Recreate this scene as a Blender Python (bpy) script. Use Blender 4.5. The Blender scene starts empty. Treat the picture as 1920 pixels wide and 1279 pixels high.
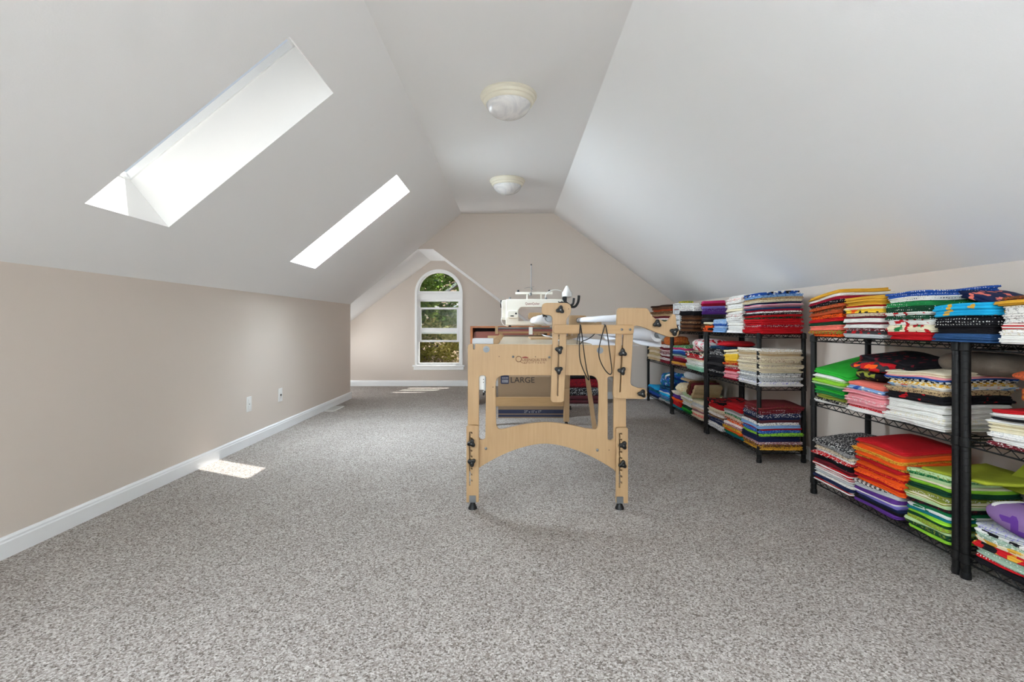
import bpy, bmesh, math, random
from mathutils import Vector, Matrix

scene = bpy.context.scene
COL = scene.collection
rnd = random.Random(7)

# ------------------------------------------------------------------ camera
FPX = 1920 * 17.0 / 36.0           # focal length in pixels of the 1920 px frame
CAMZ = 0.98
HOR = 608.0
cam_d = bpy.data.cameras.new('camera')
cam_d.lens = 17.0
cam_d.sensor_width = 36.0
cam_d.shift_y = -(639.5 - HOR) / 1920.0
cam_d.clip_start = 0.05
cam = bpy.data.objects.new('camera', cam_d)
COL.objects.link(cam)
cam.location = (0, 0, CAMZ)
cam.rotation_euler = (math.pi / 2, 0, 0)
scene.camera = cam

# ------------------------------------------------------------------ light and exposure
SUN_DIR = Vector((-0.20, -0.47, -1.0)).normalized()
sun_d = bpy.data.lights.new('sun', 'SUN')
sun_d.energy = 8.4
sun_d.angle = math.radians(0.53)
sun_d.color = (1.0, 0.97, 0.92)
sun = bpy.data.objects.new('sun', sun_d)
COL.objects.link(sun)
sun.rotation_euler = SUN_DIR.to_track_quat('-Z', 'Y').to_euler()
sun.location = (3, 12, 14)

world = bpy.data.worlds.new('world')
scene.world = world
world.use_nodes = True
wn = world.node_tree.nodes
wl = world.node_tree.links
bg = wn['Background']
sky = wn.new('ShaderNodeTexSky')
sky.sky_type = 'NISHITA'
sky.sun_disc = False
sky.sun_elevation = math.asin(-SUN_DIR.z)
sky.sun_rotation = math.atan2(-SUN_DIR.x, -SUN_DIR.y)
hsv = wn.new('ShaderNodeHueSaturation')
hsv.inputs['Saturation'].default_value = 0.35
wl.new(sky.outputs[0], hsv.inputs['Color'])
wl.new(hsv.outputs[0], bg.inputs['Color'])
bg.inputs['Strength'].default_value = 0.105

SKYLIGHT_W = (0.0, 75.0, 56.0, 230.0, 230.0, 230.0)      # lamp at each skylight's glass, watts; those after the second are added fill
REAR_W = 24.0          # fill light from the added rear windows, watts per square metre
ALCOVE_W = 12.0        # added fill light, aimed up from the alcove's unseen side window
ALCOVE_ROOF_W = 4.0   # added fill light at the alcove's unseen roof window


def area_lamp(name, loc, rot, sx, sy, watts, color=(1, 1, 1)):
    d = bpy.data.lights.new(name, 'AREA')
    d.shape = 'RECTANGLE'
    d.size, d.size_y = sx, sy
    d.energy = watts
    d.color = color
    o = bpy.data.objects.new(name, d)
    COL.objects.link(o)
    o.location = loc
    o.rotation_euler = rot
    return o


vs = scene.view_settings
vs.view_transform = 'Standard'
vs.look = 'None'
vs.gamma = 1.0
vs.use_curve_mapping = False
vs.exposure = 0.27
scene.cycles.use_denoising = True
scene.cycles.max_bounces = 12
scene.cycles.diffuse_bounces = 7
scene.cycles.transparent_max_bounces = 12
scene.cycles.caustics_reflective = False
scene.cycles.caustics_refractive = False


# ------------------------------------------------------------------ helpers
def P(x, y, Y):
    """photo pixel at depth Y (metres from the camera) -> world point"""
    return Vector(((x - 960.0) * Y / FPX, Y, CAMZ - (y - HOR) * Y / FPX))


def lin(c):
    def f(v):
        v = v / 255.0
        return v / 12.92 if v <= 0.04045 else ((v + 0.055) / 1.055) ** 2.4
    return tuple(f(v) for v in c)


ORIGIN = {}     # object name -> world position of its local origin


def origin_of(o):
    return ORIGIN.get(o.name, Vector((0, 0, 0)))


def tag(o, label=None, cat=None, group=None, kind=None):
    if label: o['label'] = label
    if cat: o['category'] = cat
    if group: o['group'] = group
    if kind: o['kind'] = kind
    return o


def thing(name, label, cat, loc=(0, 0, 0), group=None, kind=None):
    o = bpy.data.objects.new(name, None)
    o.empty_display_size = 0.05
    COL.objects.link(o)
    o.location = loc
    ORIGIN[o.name] = Vector(loc)
    return tag(o, label, cat, group, kind)


def link_mesh(name, me, parent=None, origin=None):
    """me holds world coordinates; shifts them to the parent's (or own) origin"""
    o = bpy.data.objects.new(name, me)
    COL.objects.link(o)
    if parent is not None:
        org = origin_of(parent)
        o.parent = parent
        ORIGIN[o.name] = org
    else:
        org = Vector(origin) if origin is not None else Vector((0, 0, 0))
        o.location = org
        ORIGIN[o.name] = org
    if org.length > 0:
        me.transform(Matrix.Translation(-org))
    return o


def inst(name, me, parent, pos, rot=None):
    """another object on an existing local mesh"""
    o = bpy.data.objects.new(name, me)
    COL.objects.link(o)
    if parent is not None:
        o.parent = parent
        o.location = Vector(pos) - origin_of(parent)
    else:
        o.location = pos
    if rot: o.rotation_euler = rot
    ORIGIN[o.name] = Vector(pos)
    return o


class MB:
    def __init__(self):
        self.v = []
        self.f = []

    def add(self, vs_, fs):
        b = len(self.v)
        self.v += [tuple(p) for p in vs_]
        self.f += [tuple(i + b for i in f) for f in fs]
        return self

    def poly(self, pts):
        return self.add(pts, [tuple(range(len(pts)))])

    def box(self, a, b):
        x0, y0, z0 = (min(a[i], b[i]) for i in range(3))
        x1, y1, z1 = (max(a[i], b[i]) for i in range(3))
        return self.add([(x0, y0, z0), (x1, y0, z0), (x1, y1, z0), (x0, y1, z0),
                         (x0, y0, z1), (x1, y0, z1), (x1, y1, z1), (x0, y1, z1)],
                        [(0, 3, 2, 1), (4, 5, 6, 7), (0, 1, 5, 4), (1, 2, 6, 5), (2, 3, 7, 6), (3, 0, 4, 7)])

    def bar(self, p0, p1, w, h, up=(0, 0, 1)):
        p0, p1 = Vector(p0), Vector(p1)
        d = (p1 - p0).normalized()
        s = d.cross(Vector(up))
        if s.length < 1e-4: s = d.cross(Vector((1, 0, 0)))
        s.normalize()
        u = s.cross(d)
        s, u = s * w / 2, u * h / 2
        return self.add([p0 - s - u, p0 + s - u, p0 + s + u, p0 - s + u, p1 - s - u, p1 + s - u, p1 + s + u, p1 - s + u],
                        [(0, 1, 2, 3), (7, 6, 5, 4), (0, 4, 5, 1), (1, 5, 6, 2), (2, 6, 7, 3), (3, 7, 4, 0)])

    def tube(self, pts, r, n=8, closed=False, r1=None, caps=True):
        pts = [Vector(p) for p in pts]
        m = len(pts)
        rings = []
        prev = None
        for i, p in enumerate(pts):
            if closed:
                d = pts[(i + 1) % m] - pts[i - 1]
            else:
                d = pts[min(i + 1, m - 1)] - pts[max(i - 1, 0)]
            d.normalize()
            ref = prev if prev is not None else (Vector((0, 0, 1)) if abs(d.z) < 0.9 else Vector((1, 0, 0)))
            s = d.cross(ref)
            if s.length < 1e-5: s = d.cross(Vector((0.3, 1, 0.2)))
            s.normalize()
            u = s.cross(d).normalized()
            prev = u
            rr = r if r1 is None else r + (r1 - r) * i / max(1, m - 1)
            rings.append([p + (s * math.cos(2 * math.pi * k / n) + u * math.sin(2 * math.pi * k / n)) * rr for k in range(n)])
        vs_ = [q for ring in rings for q in ring]
        fs = []
        for i in range(m if closed else m - 1):
            j = (i + 1) % m
            for k in range(n):
                k2 = (k + 1) % n
                fs.append((i * n + k, j * n + k, j * n + k2, i * n + k2))
        if not closed and caps:
            fs.append(tuple(range(n)))
            fs.append(tuple((m - 1) * n + k for k in reversed(range(n))))
        return self.add(vs_, fs)

    def lathe(self, prof, c, axis='z', n=40):
        """prof = [(radius, height)], revolved about an axis through c"""
        vs_, fs = [], []
        m = len(prof)
        for (r, h) in prof:
            for k in range(n):
                a = 2 * math.pi * k / n
                if axis == 'z': vs_.append((c[0] + r * math.cos(a), c[1] + r * math.sin(a), c[2] + h))
                elif axis == 'y': vs_.append((c[0] + r * math.cos(a), c[1] + h, c[2] + r * math.sin(a)))
                else: vs_.append((c[0] + h, c[1] + r * math.cos(a), c[2] + r * math.sin(a)))
        for i in range(m - 1):
            for k in range(n):
                k2 = (k + 1) % n
                fs.append((i * n + k, i * n + k2, (i + 1) * n + k2, (i + 1) * n + k))
        if prof[0][0] > 1e-6: fs.append(tuple(reversed(range(n))))
        if prof[-1][0] > 1e-6: fs.append(tuple((m - 1) * n + k for k in range(n)))
        return self.add(vs_, fs)

    def mesh(self, name, mat, smooth=False):
        me = bpy.data.meshes.new(name)
        me.from_pydata(self.v, [], self.f)
        bm = bmesh.new()
        bm.from_mesh(me)
        bmesh.ops.remove_doubles(bm, verts=bm.verts, dist=1e-6)
        bmesh.ops.recalc_face_normals(bm, faces=bm.faces)
        bm.to_mesh(me)
        bm.free()
        me.materials.append(mat)
        if smooth:
            me.shade_smooth()
            me.set_sharp_from_angle(angle=math.radians(40))
        return me

    def build(self, name, mat, parent=None, smooth=False, origin=None, bevel=0):
        o = link_mesh(name, self.mesh(name, mat, smooth), parent, origin)
        if bevel:
            md = o.modifiers.new('bevel', 'BEVEL')
            md.width = bevel
            md.segments = 2
            md.limit_method = 'ANGLE'
        return o


def curve_mesh(name, loops, half, bevel=0.0):
    cu = bpy.data.curves.new(name, 'CURVE')
    cu.dimensions = '2D'
    cu.fill_mode = 'BOTH'
    cu.extrude = half
    cu.bevel_depth = bevel
    cu.bevel_resolution = 1
    cu.offset = -bevel
    for lp in loops:
        sp = cu.splines.new('POLY')
        sp.points.add(len(lp) - 1)
        for i, (a, b) in enumerate(lp): sp.points[i].co = (a, b, 0, 1)
        sp.use_cyclic_u = True
    ob = bpy.data.objects.new(name, cu)
    COL.objects.link(ob)
    dg = bpy.context.evaluated_depsgraph_get()
    dg.update()
    me = bpy.data.meshes.new_from_object(ob.evaluated_get(dg))
    bpy.data.objects.remove(ob)
    bpy.data.curves.remove(cu)
    return me


def rounded(pts, seg=5):
    """[(x, y, r)] -> polygon with rounded corners"""
    out = []
    n = len(pts)
    for i, q in enumerate(pts):
        p = Vector(q[:2])
        r = q[2] if len(q) > 2 else 0
        if r <= 0:
            out.append((p.x, p.y))
            continue
        a, b = Vector(pts[i - 1][:2]), Vector(pts[(i + 1) % n][:2])
        da, db = (a - p), (b - p)
        r1 = min(r, da.length * 0.5)
        r2 = min(r, db.length * 0.5)
        s, e = p + da.normalized() * r1, p + db.normalized() * r2
        for k in range(seg + 1):
            t = k / seg
            q2 = s * (1 - t) ** 2 + p * 2 * t * (1 - t) + e * t * t
            out.append((q2.x, q2.y))
    return out


def plate(name, loops_px, Y0, Y1, mat, parent, bevel=0.0015):
    """flat board cut to outlines given in photo pixels on its front face at depth Y0"""
    loops = [[(P(x, y, Y0).x, P(x, y, Y0).z) for (x, y) in rounded(lp)] for lp in loops_px]
    half = (Y1 - Y0) / 2
    me = curve_mesh(name, loops, max(half - bevel, 0.0004), bevel)
    me.transform(Matrix(((1, 0, 0, 0), (0, 0, -1, (Y0 + Y1) / 2), (0, 1, 0, 0), (0, 0, 0, 1))))
    me.materials.clear()
    me.materials.append(mat)
    return link_mesh(name, me, parent)


def text_mesh(name, body, size, mat, depth=0.0004, spacing=1.0, width=None):
    cu = bpy.data.curves.new(name, 'FONT')
    cu.body = body
    cu.size = size
    cu.extrude = depth
    cu.space_character = spacing
    cu.align_x = 'LEFT'
    ob = bpy.data.objects.new(name, cu)
    COL.objects.link(ob)
    dg = bpy.context.evaluated_depsgraph_get()
    dg.update()
    me = bpy.data.meshes.new_from_object(ob.evaluated_get(dg))
    bpy.data.objects.remove(ob)
    bpy.data.curves.remove(cu)
    if width:
        xs = [v.co.x for v in me.vertices]
        k = width / (max(xs) - min(xs))
        me.transform(Matrix.Diagonal((k, 1, 1, 1)) @ Matrix.Translation((-min(xs), 0, 0)))
    me.transform(Matrix.Rotation(math.pi / 2, 4, 'X'))
    me.materials.clear()
    me.materials.append(mat)
    return me


def text_on(name, body, x0, y0, x1, y1, Y, mat, parent, spacing=1.0):
    """lettering filling a photo rectangle (cap height y0..y1) on a face at depth Y"""
    a, b = P(x0, y1, Y), P(x1, y0, Y)
    me = text_mesh(name, body, (b.z - a.z) / 0.70, mat, spacing=spacing, width=b.x - a.x)
    me.transform(Matrix.Translation(a))
    return link_mesh(name, me, parent)


# ------------------------------------------------------------------ materials
def new_mat(name):
    m = bpy.data.materials.new(name)
    m.use_nodes = True
    nt = m.node_tree
    return m, nt, nt.nodes['Principled BSDF']


def plain(name, rgb, rough=0.6, metal=0.0, bump=0.0, scale=200, spec=None):
    m, nt, b = new_mat(name)
    b.inputs['Base Color'].default_value = (*lin(rgb), 1)
    b.inputs['Roughness'].default_value = rough
    b.inputs['Metallic'].default_value = metal
    if spec is not None: b.inputs['Specular IOR Level'].default_value = spec
    if bump:
        tc = nt.nodes.new('ShaderNodeTexCoord')
        nz = nt.nodes.new('ShaderNodeTexNoise')
        nz.inputs['Scale'].default_value = scale
        nz.inputs['Detail'].default_value = 3
        bp = nt.nodes.new('ShaderNodeBump')
        bp.inputs['Strength'].default_value = bump
        bp.inputs['Distance'].default_value = 0.002
        nt.links.new(tc.outputs['Object'], nz.inputs['Vector'])
        nt.links.new(nz.outputs[0], bp.inputs['Height'])
        nt.links.new(bp.outputs[0], b.inputs['Normal'])
    return m


def glass_mat():
    m, nt, b = new_mat('window_glass')
    nt.nodes.remove(b)
    out = nt.nodes['Material Output']
    tr = nt.nodes.new('ShaderNodeBsdfTransparent')
    tr.inputs[0].default_value = (0.96, 0.98, 0.97, 1)
    gl = nt.nodes.new('ShaderNodeBsdfGlossy')
    gl.inputs['Roughness'].default_value = 0.02
    lw = nt.nodes.new('ShaderNodeLayerWeight')
    pw = nt.nodes.new('ShaderNodeMath')
    pw.operation = 'POWER'
    pw.inputs[1].default_value = 5.0
    nt.links.new(lw.outputs['Facing'], pw.inputs[0])
    fr = nt.nodes.new('ShaderNodeMath')
    fr.operation = 'MULTIPLY_ADD'
    fr.inputs[1].default_value = 0.6
    fr.inputs[2].default_value = 0.03
    nt.links.new(pw.outputs[0], fr.inputs[0])
    mx = nt.nodes.new('ShaderNodeMixShader')
    nt.links.new(fr.outputs[0], mx.inputs[0])
    nt.links.new(tr.outputs[0], mx.inputs[1])
    nt.links.new(gl.outputs[0], mx.inputs[2])
    nt.links.new(mx.outputs[0], out.inputs[0])
    return m


def carpet_mat():
    m, nt, b = new_mat('carpet')
    N, L = nt.nodes, nt.links
    tc = N.new('ShaderNodeTexCoord')
    v = N.new('ShaderNodeTexVoronoi')
    v.inputs['Scale'].default_value = 190
    n1 = N.new('ShaderNodeTexNoise')
    n1.inputs['Scale'].default_value = 150
    n1.inputs['Detail'].default_value = 3
    n1.inputs['Roughness'].default_value = 0.7
    n2 = N.new('ShaderNodeTexNoise')
    n2.inputs['Scale'].default_value = 3.2
    n2.inputs['Detail'].default_value = 4
    for q in (v, n1, n2): L.new(tc.outputs['Object'], q.inputs['Vector'])
    sp = N.new('ShaderNodeSeparateColor')
    L.new(v.outputs['Color'], sp.inputs[0])
    r = N.new('ShaderNodeValToRGB')
    e = r.color_ramp.elements
    e[0].position, e[0].color = 0.0, (*lin((108, 100, 94)), 1)
    e[1].position, e[1].color = 1.0, (*lin((208, 203, 198)), 1)
    for p_, c_ in ((0.22, (147, 139, 132)), (0.5, (171, 164, 158)), (0.78, (187, 181, 176))):
        k = r.color_ramp.elements.new(p_)
        k.color = (*lin(c_), 1)
    L.new(sp.outputs[0], r.inputs[0])
    r2 = N.new('ShaderNodeValToRGB')
    r2.color_ramp.elements[0].position, r2.color_ramp.elements[0].color = 0.34, (0.60, 0.56, 0.535, 1)
    r2.color_ramp.elements[1].position, r2.color_ramp.elements[1].color = 0.56, (1, 1, 1, 1)
    L.new(n1.outputs[0], r2.inputs[0])
    mx = N.new('ShaderNodeMix')
    mx.data_type = 'RGBA'
    mx.blend_type = 'MULTIPLY'
    mx.inputs[0].default_value = 0.75
    L.new(r.outputs[0], mx.inputs[6])
    L.new(r2.outputs[0], mx.inputs[7])
    r3 = N.new('ShaderNodeValToRGB')
    r3.color_ramp.elements[0].position, r3.color_ramp.elements[0].color = 0.3, (0.90, 0.89, 0.89, 1)
    r3.color_ramp.elements[1].position, r3.color_ramp.elements[1].color = 0.7, (1, 1, 1, 1)
    L.new(n2.outputs[0], r3.inputs[0])
    m2 = N.new('ShaderNodeMix')
    m2.data_type = 'RGBA'
    m2.blend_type = 'MULTIPLY'
    m2.inputs[0].default_value = 1.0
    L.new(mx.outputs[2], m2.inputs[6])
    L.new(r3.outputs[0], m2.inputs[7])
    L.new(m2.outputs[2], b.inputs['Base Color'])
    b.inputs['Roughness'].default_value = 0.97
    b.inputs['Specular IOR Level'].default_value = 0.1
    bp = N.new('ShaderNodeBump')
    bp.inputs['Strength'].default_value = 0.9
    bp.inputs['Distance'].default_value = 0.006
    L.new(n1.outputs[0], bp.inputs['Height'])
    L.new(bp.outputs[0], b.inputs['Normal'])
    return m


def wood_mat(name, c0, c1, rough=0.5, axis='Z', scale=3.0):
    m, nt, b = new_mat(name)
    N, L = nt.nodes, nt.links
    tc = N.new('ShaderNodeTexCoord')
    mp = N.new('ShaderNodeMapping')
    s = {'X': (0.06, 1, 1), 'Y': (1, 0.06, 1), 'Z': (1, 1, 0.06)}[axis]
    mp.inputs['Scale'].default_value = s
    L.new(tc.outputs['Object'], mp.inputs[0])
    n = N.new('ShaderNodeTexNoise')
    n.inputs['Scale'].default_value = 34 * scale
    n.inputs['Detail'].default_value = 5
    n.inputs['Distortion'].default_value = 0.4
    L.new(mp.outputs[0], n.inputs['Vector'])
    n2 = N.new('ShaderNodeTexNoise')
    n2.inputs['Scale'].default_value = 5
    L.new(tc.outputs['Object'], n2.inputs['Vector'])
    ad = N.new('ShaderNodeMath')
    ad.operation = 'ADD'
    ml = N.new('ShaderNodeMath')
    ml.operation = 'MULTIPLY'
    ml.inputs[1].default_value = 0.5
    L.new(n2.outputs[0], ml.inputs[0])
    L.new(n.outputs[0], ad.inputs[0])
    L.new(ml.outputs[0], ad.inputs[1])
    r = N.new('ShaderNodeValToRGB')
    r.color_ramp.elements[0].position, r.color_ramp.elements[0].color = 0.5, (*lin(c0), 1)
    r.color_ramp.elements[1].position, r.color_ramp.elements[1].color = 0.98, (*lin(c1), 1)
    L.new(ad.outputs[0], r.inputs[0])
    L.new(r.outputs[0], b.inputs['Base Color'])
    b.inputs['Roughness'].default_value = rough
    return m


M = {}
M['wall'] = plain('wall_paint', (209, 198, 188), 0.75, bump=0.12, scale=160)
M['ceiling'] = plain('ceiling_paint', (236, 236, 236), 0.85, bump=0.15, scale=140)
M['shaft'] = plain('shaft_paint', (244, 244, 243), 0.8)
M['trim'] = plain('trim_paint', (236, 238, 240), 0.35)
M['casing'] = plain('window_paint', (245, 246, 246), 0.3)
M['glass'] = glass_mat()
M['carpet'] = carpet_mat()
M['birch'] = wood_mat('birch_plywood', (168, 135, 95), (178, 146, 106), 0.45)
M['birch_x'] = wood_mat('birch_bar', (164, 128, 84), (174, 139, 95), 0.45, axis='X')
M['birch_y'] = wood_mat('birch_rail', (184, 154, 116), (198, 170, 132), 0.5, axis='Y')
M['black'] = plain('black_plastic', (16, 16, 17), 0.4, spec=0.35)
M['blackmetal'] = plain('black_powder_coat', (15, 14, 14), 0.5, bump=0.05, scale=300, spec=0.25)
M['steel'] = plain('steel', (120, 121, 122), 0.35, metal=1.0)
M['alu'] = plain('brushed_aluminium', (128, 131, 134), 0.5, metal=1.0)
M['greypl'] = plain('grey_plastic', (186, 190, 194), 0.45)
M['white_pl'] = plain('white_plastic', (232, 232, 230), 0.4)
M['cream_metal'] = plain('cream_enamel', (232, 229, 218), 0.35)
M['cream_fix'] = plain('cream_fixture', (226, 220, 202), 0.45)
M['cloth_white'] = plain('white_muslin', (214, 214, 218), 0.9, bump=0.25, scale=120)
M['dark'] = plain('dark_gap', (30, 26, 24), 0.8)
M['card'] = plain('cardboard', (138, 114, 88), 0.8, bump=0.06, scale=60)
M['navy_ink'] = plain('navy_print', (34, 40, 66), 0.7)
M['dark_ink'] = plain('dark_print', (44, 36, 34), 0.7)
M['pale_ink'] = plain('pale_print', (170, 168, 172), 0.7)
M['brown_ink'] = plain('brown_print', (104, 58, 30), 0.6)
M['red_ink'] = plain('red_print', (128, 36, 28), 0.6)
M['red_strip'] = plain('dark_red_strip', (116, 44, 36), 0.4)
M['acrylic'] = plain('table_laminate', (190, 176, 152), 0.22)
M['desk'] = wood_mat('brown_desk_wood', (150, 86, 44), (182, 112, 62), 0.4, axis='X')
M['desk_dark'] = plain('dark_desk_back', (44, 30, 24), 0.6)
M['leaf_panel'] = plain('reddish_brown_panel', (136, 70, 54), 0.45)
M['pin'] = plain('dark_pin', (70, 50, 36), 0.5)


def alabaster():
    m, nt, b = new_mat('alabaster_glass')
    N, L = nt.nodes, nt.links
    tc = N.new('ShaderNodeTexCoord')
    n = N.new('ShaderNodeTexNoise')
    n.inputs['Scale'].default_value = 9
    n.inputs['Detail'].default_value = 4
    n.inputs['Distortion'].default_value = 1.8
    L.new(tc.outputs['Object'], n.inputs['Vector'])
    r = N.new('ShaderNodeValToRGB')
    r.color_ramp.elements[0].position, r.color_ramp.elements[0].color = 0.35, (*lin((208, 207, 208)), 1)
    r.color_ramp.elements[1].position, r.color_ramp.elements[1].color = 0.7, (*lin((238, 236, 232)), 1)
    L.new(n.outputs[0], r.inputs[0])
    L.new(r.outputs[0], b.inputs['Base Color'])
    b.inputs['Roughness'].default_value = 0.25
    return m


M['alabaster'] = alabaster()

# ------------------------------------------------------------------ the room
XL, XR = -2.13, 2.15
YB, YF, YA = -8.0, 6.35, 7.66          # rear wall, main far wall, alcove far wall
ZC = 2.436
XCL, XCR = -0.665, 0.546               # edges of the flat ceiling
KL = 0.815                             # pitch of the left slope
ZKL = ZC + KL * (XL - XCL)             # top of the left knee wall
ZKR = 1.25


def zl(x): return ZC + KL * (x - XCL)


SKX0, SKX1 = -1.82, -0.947
SKY = [(2.06, 2.565), (3.97, 4.47), (0.155, 0.66), (-1.75, -1.245), (-3.66, -3.155), (-5.57, -5.065)]  # first two are in view; the rest are unseen, added for fill light


def struct(o):
    o['kind'] = 'structure'
    return o


floor = MB()
floor.poly([(-3.05, YB, 0), (XR, YB, 0), (XR, YA, 0), (-3.05, YA, 0)])
struct(floor.build('floor', M['carpet']))

c = MB()
c.poly([(XCL, YB, ZC), (XCR, YB, ZC), (XCR, YF, ZC), (XCL, YF, ZC)])
struct(c.build('ceiling', M['ceiling']))
c = MB()
c.poly([(XCR, YB, ZC), (XR, YB, ZKR), (XR, YF, ZKR), (XCR, YF, ZC)])
struct(c.build('ceiling_right_slope', M['ceiling']))
c = MB()
ys = sorted([YB, YF] + [v for p in SKY for v in p])
xs = [XL, SKX0, SKX1, XCL]
for i in range(len(ys) - 1):
    for j in range(3):
        if j == 1 and any(abs(ys[i] - a) < 1e-6 for a, b_ in SKY): continue
        c.poly([(xs[j], ys[i], zl(xs[j])), (xs[j + 1], ys[i], zl(xs[j + 1])),
                (xs[j + 1], ys[i + 1], zl(xs[j + 1])), (xs[j], ys[i + 1], zl(xs[j]))])
struct(c.build('ceiling_left_slope', M['ceiling']))

# alcove ceiling: left slope, little flat, right slope
AL0, AL1 = (-1.239, 1.967), (-1.286, 1.9825)
AR0, AR1 = (-1.036, 1.967), (-1.066, 1.9825)
ARK = 0.754
XAR = 0.47
c = MB()
n = 6
for i in range(n):
    t0, t1 = i / n, (i + 1) / n
    a0 = (AL0[0] + (-3.05 - AL0[0]) * t0, AL0[1] + KL * (-3.05 - AL0[0]) * t0)
    a1 = (AL0[0] + (-3.05 - AL0[0]) * t1, AL0[1] + KL * (-3.05 - AL0[0]) * t1)
    b0 = (AL1[0] + (-3.05 - AL1[0]) * t0, AL1[1] + 0.754 * (-3.05 - AL1[0]) * t0)
    b1 = (AL1[0] + (-3.05 - AL1[0]) * t1, AL1[1] + 0.754 * (-3.05 - AL1[0]) * t1)
    def mixp(p_, q_, v_): return (p_[0] + (q_[0] - p_[0]) * v_, YF + (YA - YF) * v_, p_[1] + (q_[1] - p_[1]) * v_)
    vv = [0.0, 0.15, 0.85, 1.0]
    for j in range(3):
        if i == n - 1 and j == 1:
            roof_q = [mixp(a0, b0, vv[1]), mixp(a1, b1, vv[1]), mixp(a1, b1, vv[2]), mixp(a0, b0, vv[2])]
            continue
        c.poly([mixp(a0, b0, vv[j]), mixp(a1, b1, vv[j]), mixp(a1, b1, vv[j + 1])])
        c.poly([mixp(a0, b0, vv[j]), mixp(a1, b1, vv[j + 1]), mixp(a0, b0, vv[j + 1])])
c.poly([(AL0[0], YF, AL0[1]), (AR0[0], YF, AR0[1]), (AR1[0], YA, AR1[1]), (AL1[0], YA, AL1[1])])
c.poly([(AR0[0], YF, AR0[1]), (XAR, YF, AR0[1] - ARK * (XAR - AR0[0])), (XAR, YA, AR1[1] - ARK * (XAR - AR1[0])), (AR1[0], YA, AR1[1])])
struct(c.build('ceiling_alcove', M['ceiling'], smooth=True))

w = MB()
w.poly([(XL, YB, 0), (XL, YF + 0.02, 0), (XL, YF + 0.02, ZKL), (XL, YB, ZKL)])
struct(w.build('wall_left', M['wall']))
w = MB()
w.poly([(XR, YB, 0), (XR, YF, 0), (XR, YF, ZKR), (XR, YB, ZKR)])
struct(w.build('wall_right', M['wall']))
w = MB()
ZAR = AR0[1] - ARK * (XAR - AR0[0])
w.poly([(AL0[0], YF, AL0[1]), (AR0[0], YF, AR0[1]), (XAR, YF, ZAR), (XAR, YF, 0), (XR, YF, 0), (XR, YF, ZKR), (XCR, YF, ZC), (XCL, YF, ZC)])
struct(w.build('wall_back', M['wall']))
w = MB()
w.poly([(-3.05, YF + 0.02, 0), (XL, YF + 0.02, 0), (XL, YF + 0.02, ZKL), (-3.05, YF + 0.02, 0.5)])
AW = (6.50, 7.50, 0.10, 0.50)
w.poly([(-3.05, YF, 0), (-3.05, YA, 0), (-3.05, YA, AW[2]), (-3.05, YF, AW[2])])
w.poly([(-3.05, YF, AW[2]), (-3.05, AW[0], AW[2]), (-3.05, AW[0], 0.55), (-3.05, YF, 0.5)])
w.poly([(-3.05, AW[1], AW[2]), (-3.05, YA, AW[2]), (-3.05, YA, 0.66), (-3.05, AW[1], 0.66)])
w.poly([(-3.05, AW[0], AW[3]), (-3.05, AW[1], AW[3]), (-3.05, AW[1], 0.66), (-3.05, AW[0], 0.55)])
w.poly([(XAR, YF, 0), (XAR, YA, 0), (XAR, YA, ZAR + 0.06), (XAR, YF, ZAR)])
struct(w.build('wall_alcove_side', M['wall']))

# alcove far wall with the arched opening
WCX, WR = -1.159, 0.352                # window centre, half width of the opening
WZ0, WZS = 0.335, 1.472                # sill and springing line
arch = [(WCX - WR, WZ0)] + [(WCX + WR * math.cos(a), WZS + WR * math.sin(a)) for a in [math.pi * (1 - k / 24) for k in range(25)]] + [(WCX + WR, WZ0)]
outer = [(-3.05, 0), (XAR, 0), (XAR, AR1[1] - ARK * (XAR - AR1[0])), (AR1[0], AR1[1]), (AL1[0], AL1[1]), (-3.05, AL1[1] + 0.754 * (-3.05 - AL1[0]))]
me = curve_mesh('wall_alcove', [outer, arch], 0.0)
me.transform(Matrix(((1, 0, 0, 0), (0, 0, -1, YA), (0, 1, 0, 0), (0, 0, 0, 1))))
me.materials.clear()
me.materials.append(M['wall'])
struct(link_mesh('wall_alcove', me))

# rear gable wall with three unseen windows added for fill light (behind the camera)
RW = [(-1.75, -0.80, 0.25, 1.35), (-0.70, 0.70, 0.25, 2.30), (0.80, 1.75, 0.25, 1.35)]
outer = [(XL, 0), (XR, 0), (XR, ZKR), (XCR, ZC), (XCL, ZC), (XL, ZKL)]
me = curve_mesh('wall_rear', [outer] + [[(a, z0), (b_, z0), (b_, z1), (a, z1)] for a, b_, z0, z1 in RW], 0.0)
me.transform(Matrix(((1, 0, 0, 0), (0, 0, -1, YB), (0, 1, 0, 0), (0, 0, 0, 1))))
me.materials.clear()
me.materials.append(M['wall'])
struct(link_mesh('wall_rear', me))
for k, (a, b_, z0, z1) in enumerate(RW):
    root = thing('window_%d' % (k + 4), 'unseen white framed window added for fill in the rear gable wall', None, ((a + b_) / 2, YB, z0), kind='structure')
    fr = MB()
    for q in ((a, z0, a + 0.05, z1), (b_ - 0.05, z0, b_, z1), (a, z0, b_, z0 + 0.05), (a, z1 - 0.05, b_, z1), (a, (z0 + z1) / 2 - 0.02, b_, (z0 + z1) / 2 + 0.02)):
        fr.box((q[0], YB - 0.05, q[1]), (q[2], YB + 0.012, q[3]))
    fr.build('frame', M['casing'], root)
    MB().box((a, YB - 0.035, z0), (b_, YB - 0.031, z1)).build('pane', M['glass'], root)
    area_lamp('rear_fill', ((a + b_) / 2, YB - 0.06, (z0 + z1) / 2), (math.pi / 2, 0, 0), b_ - a - 0.1, z1 - z0 - 0.1, REAR_W * (b_ - a) * (z1 - z0), (0.80, 0.91, 1.0))

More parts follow.
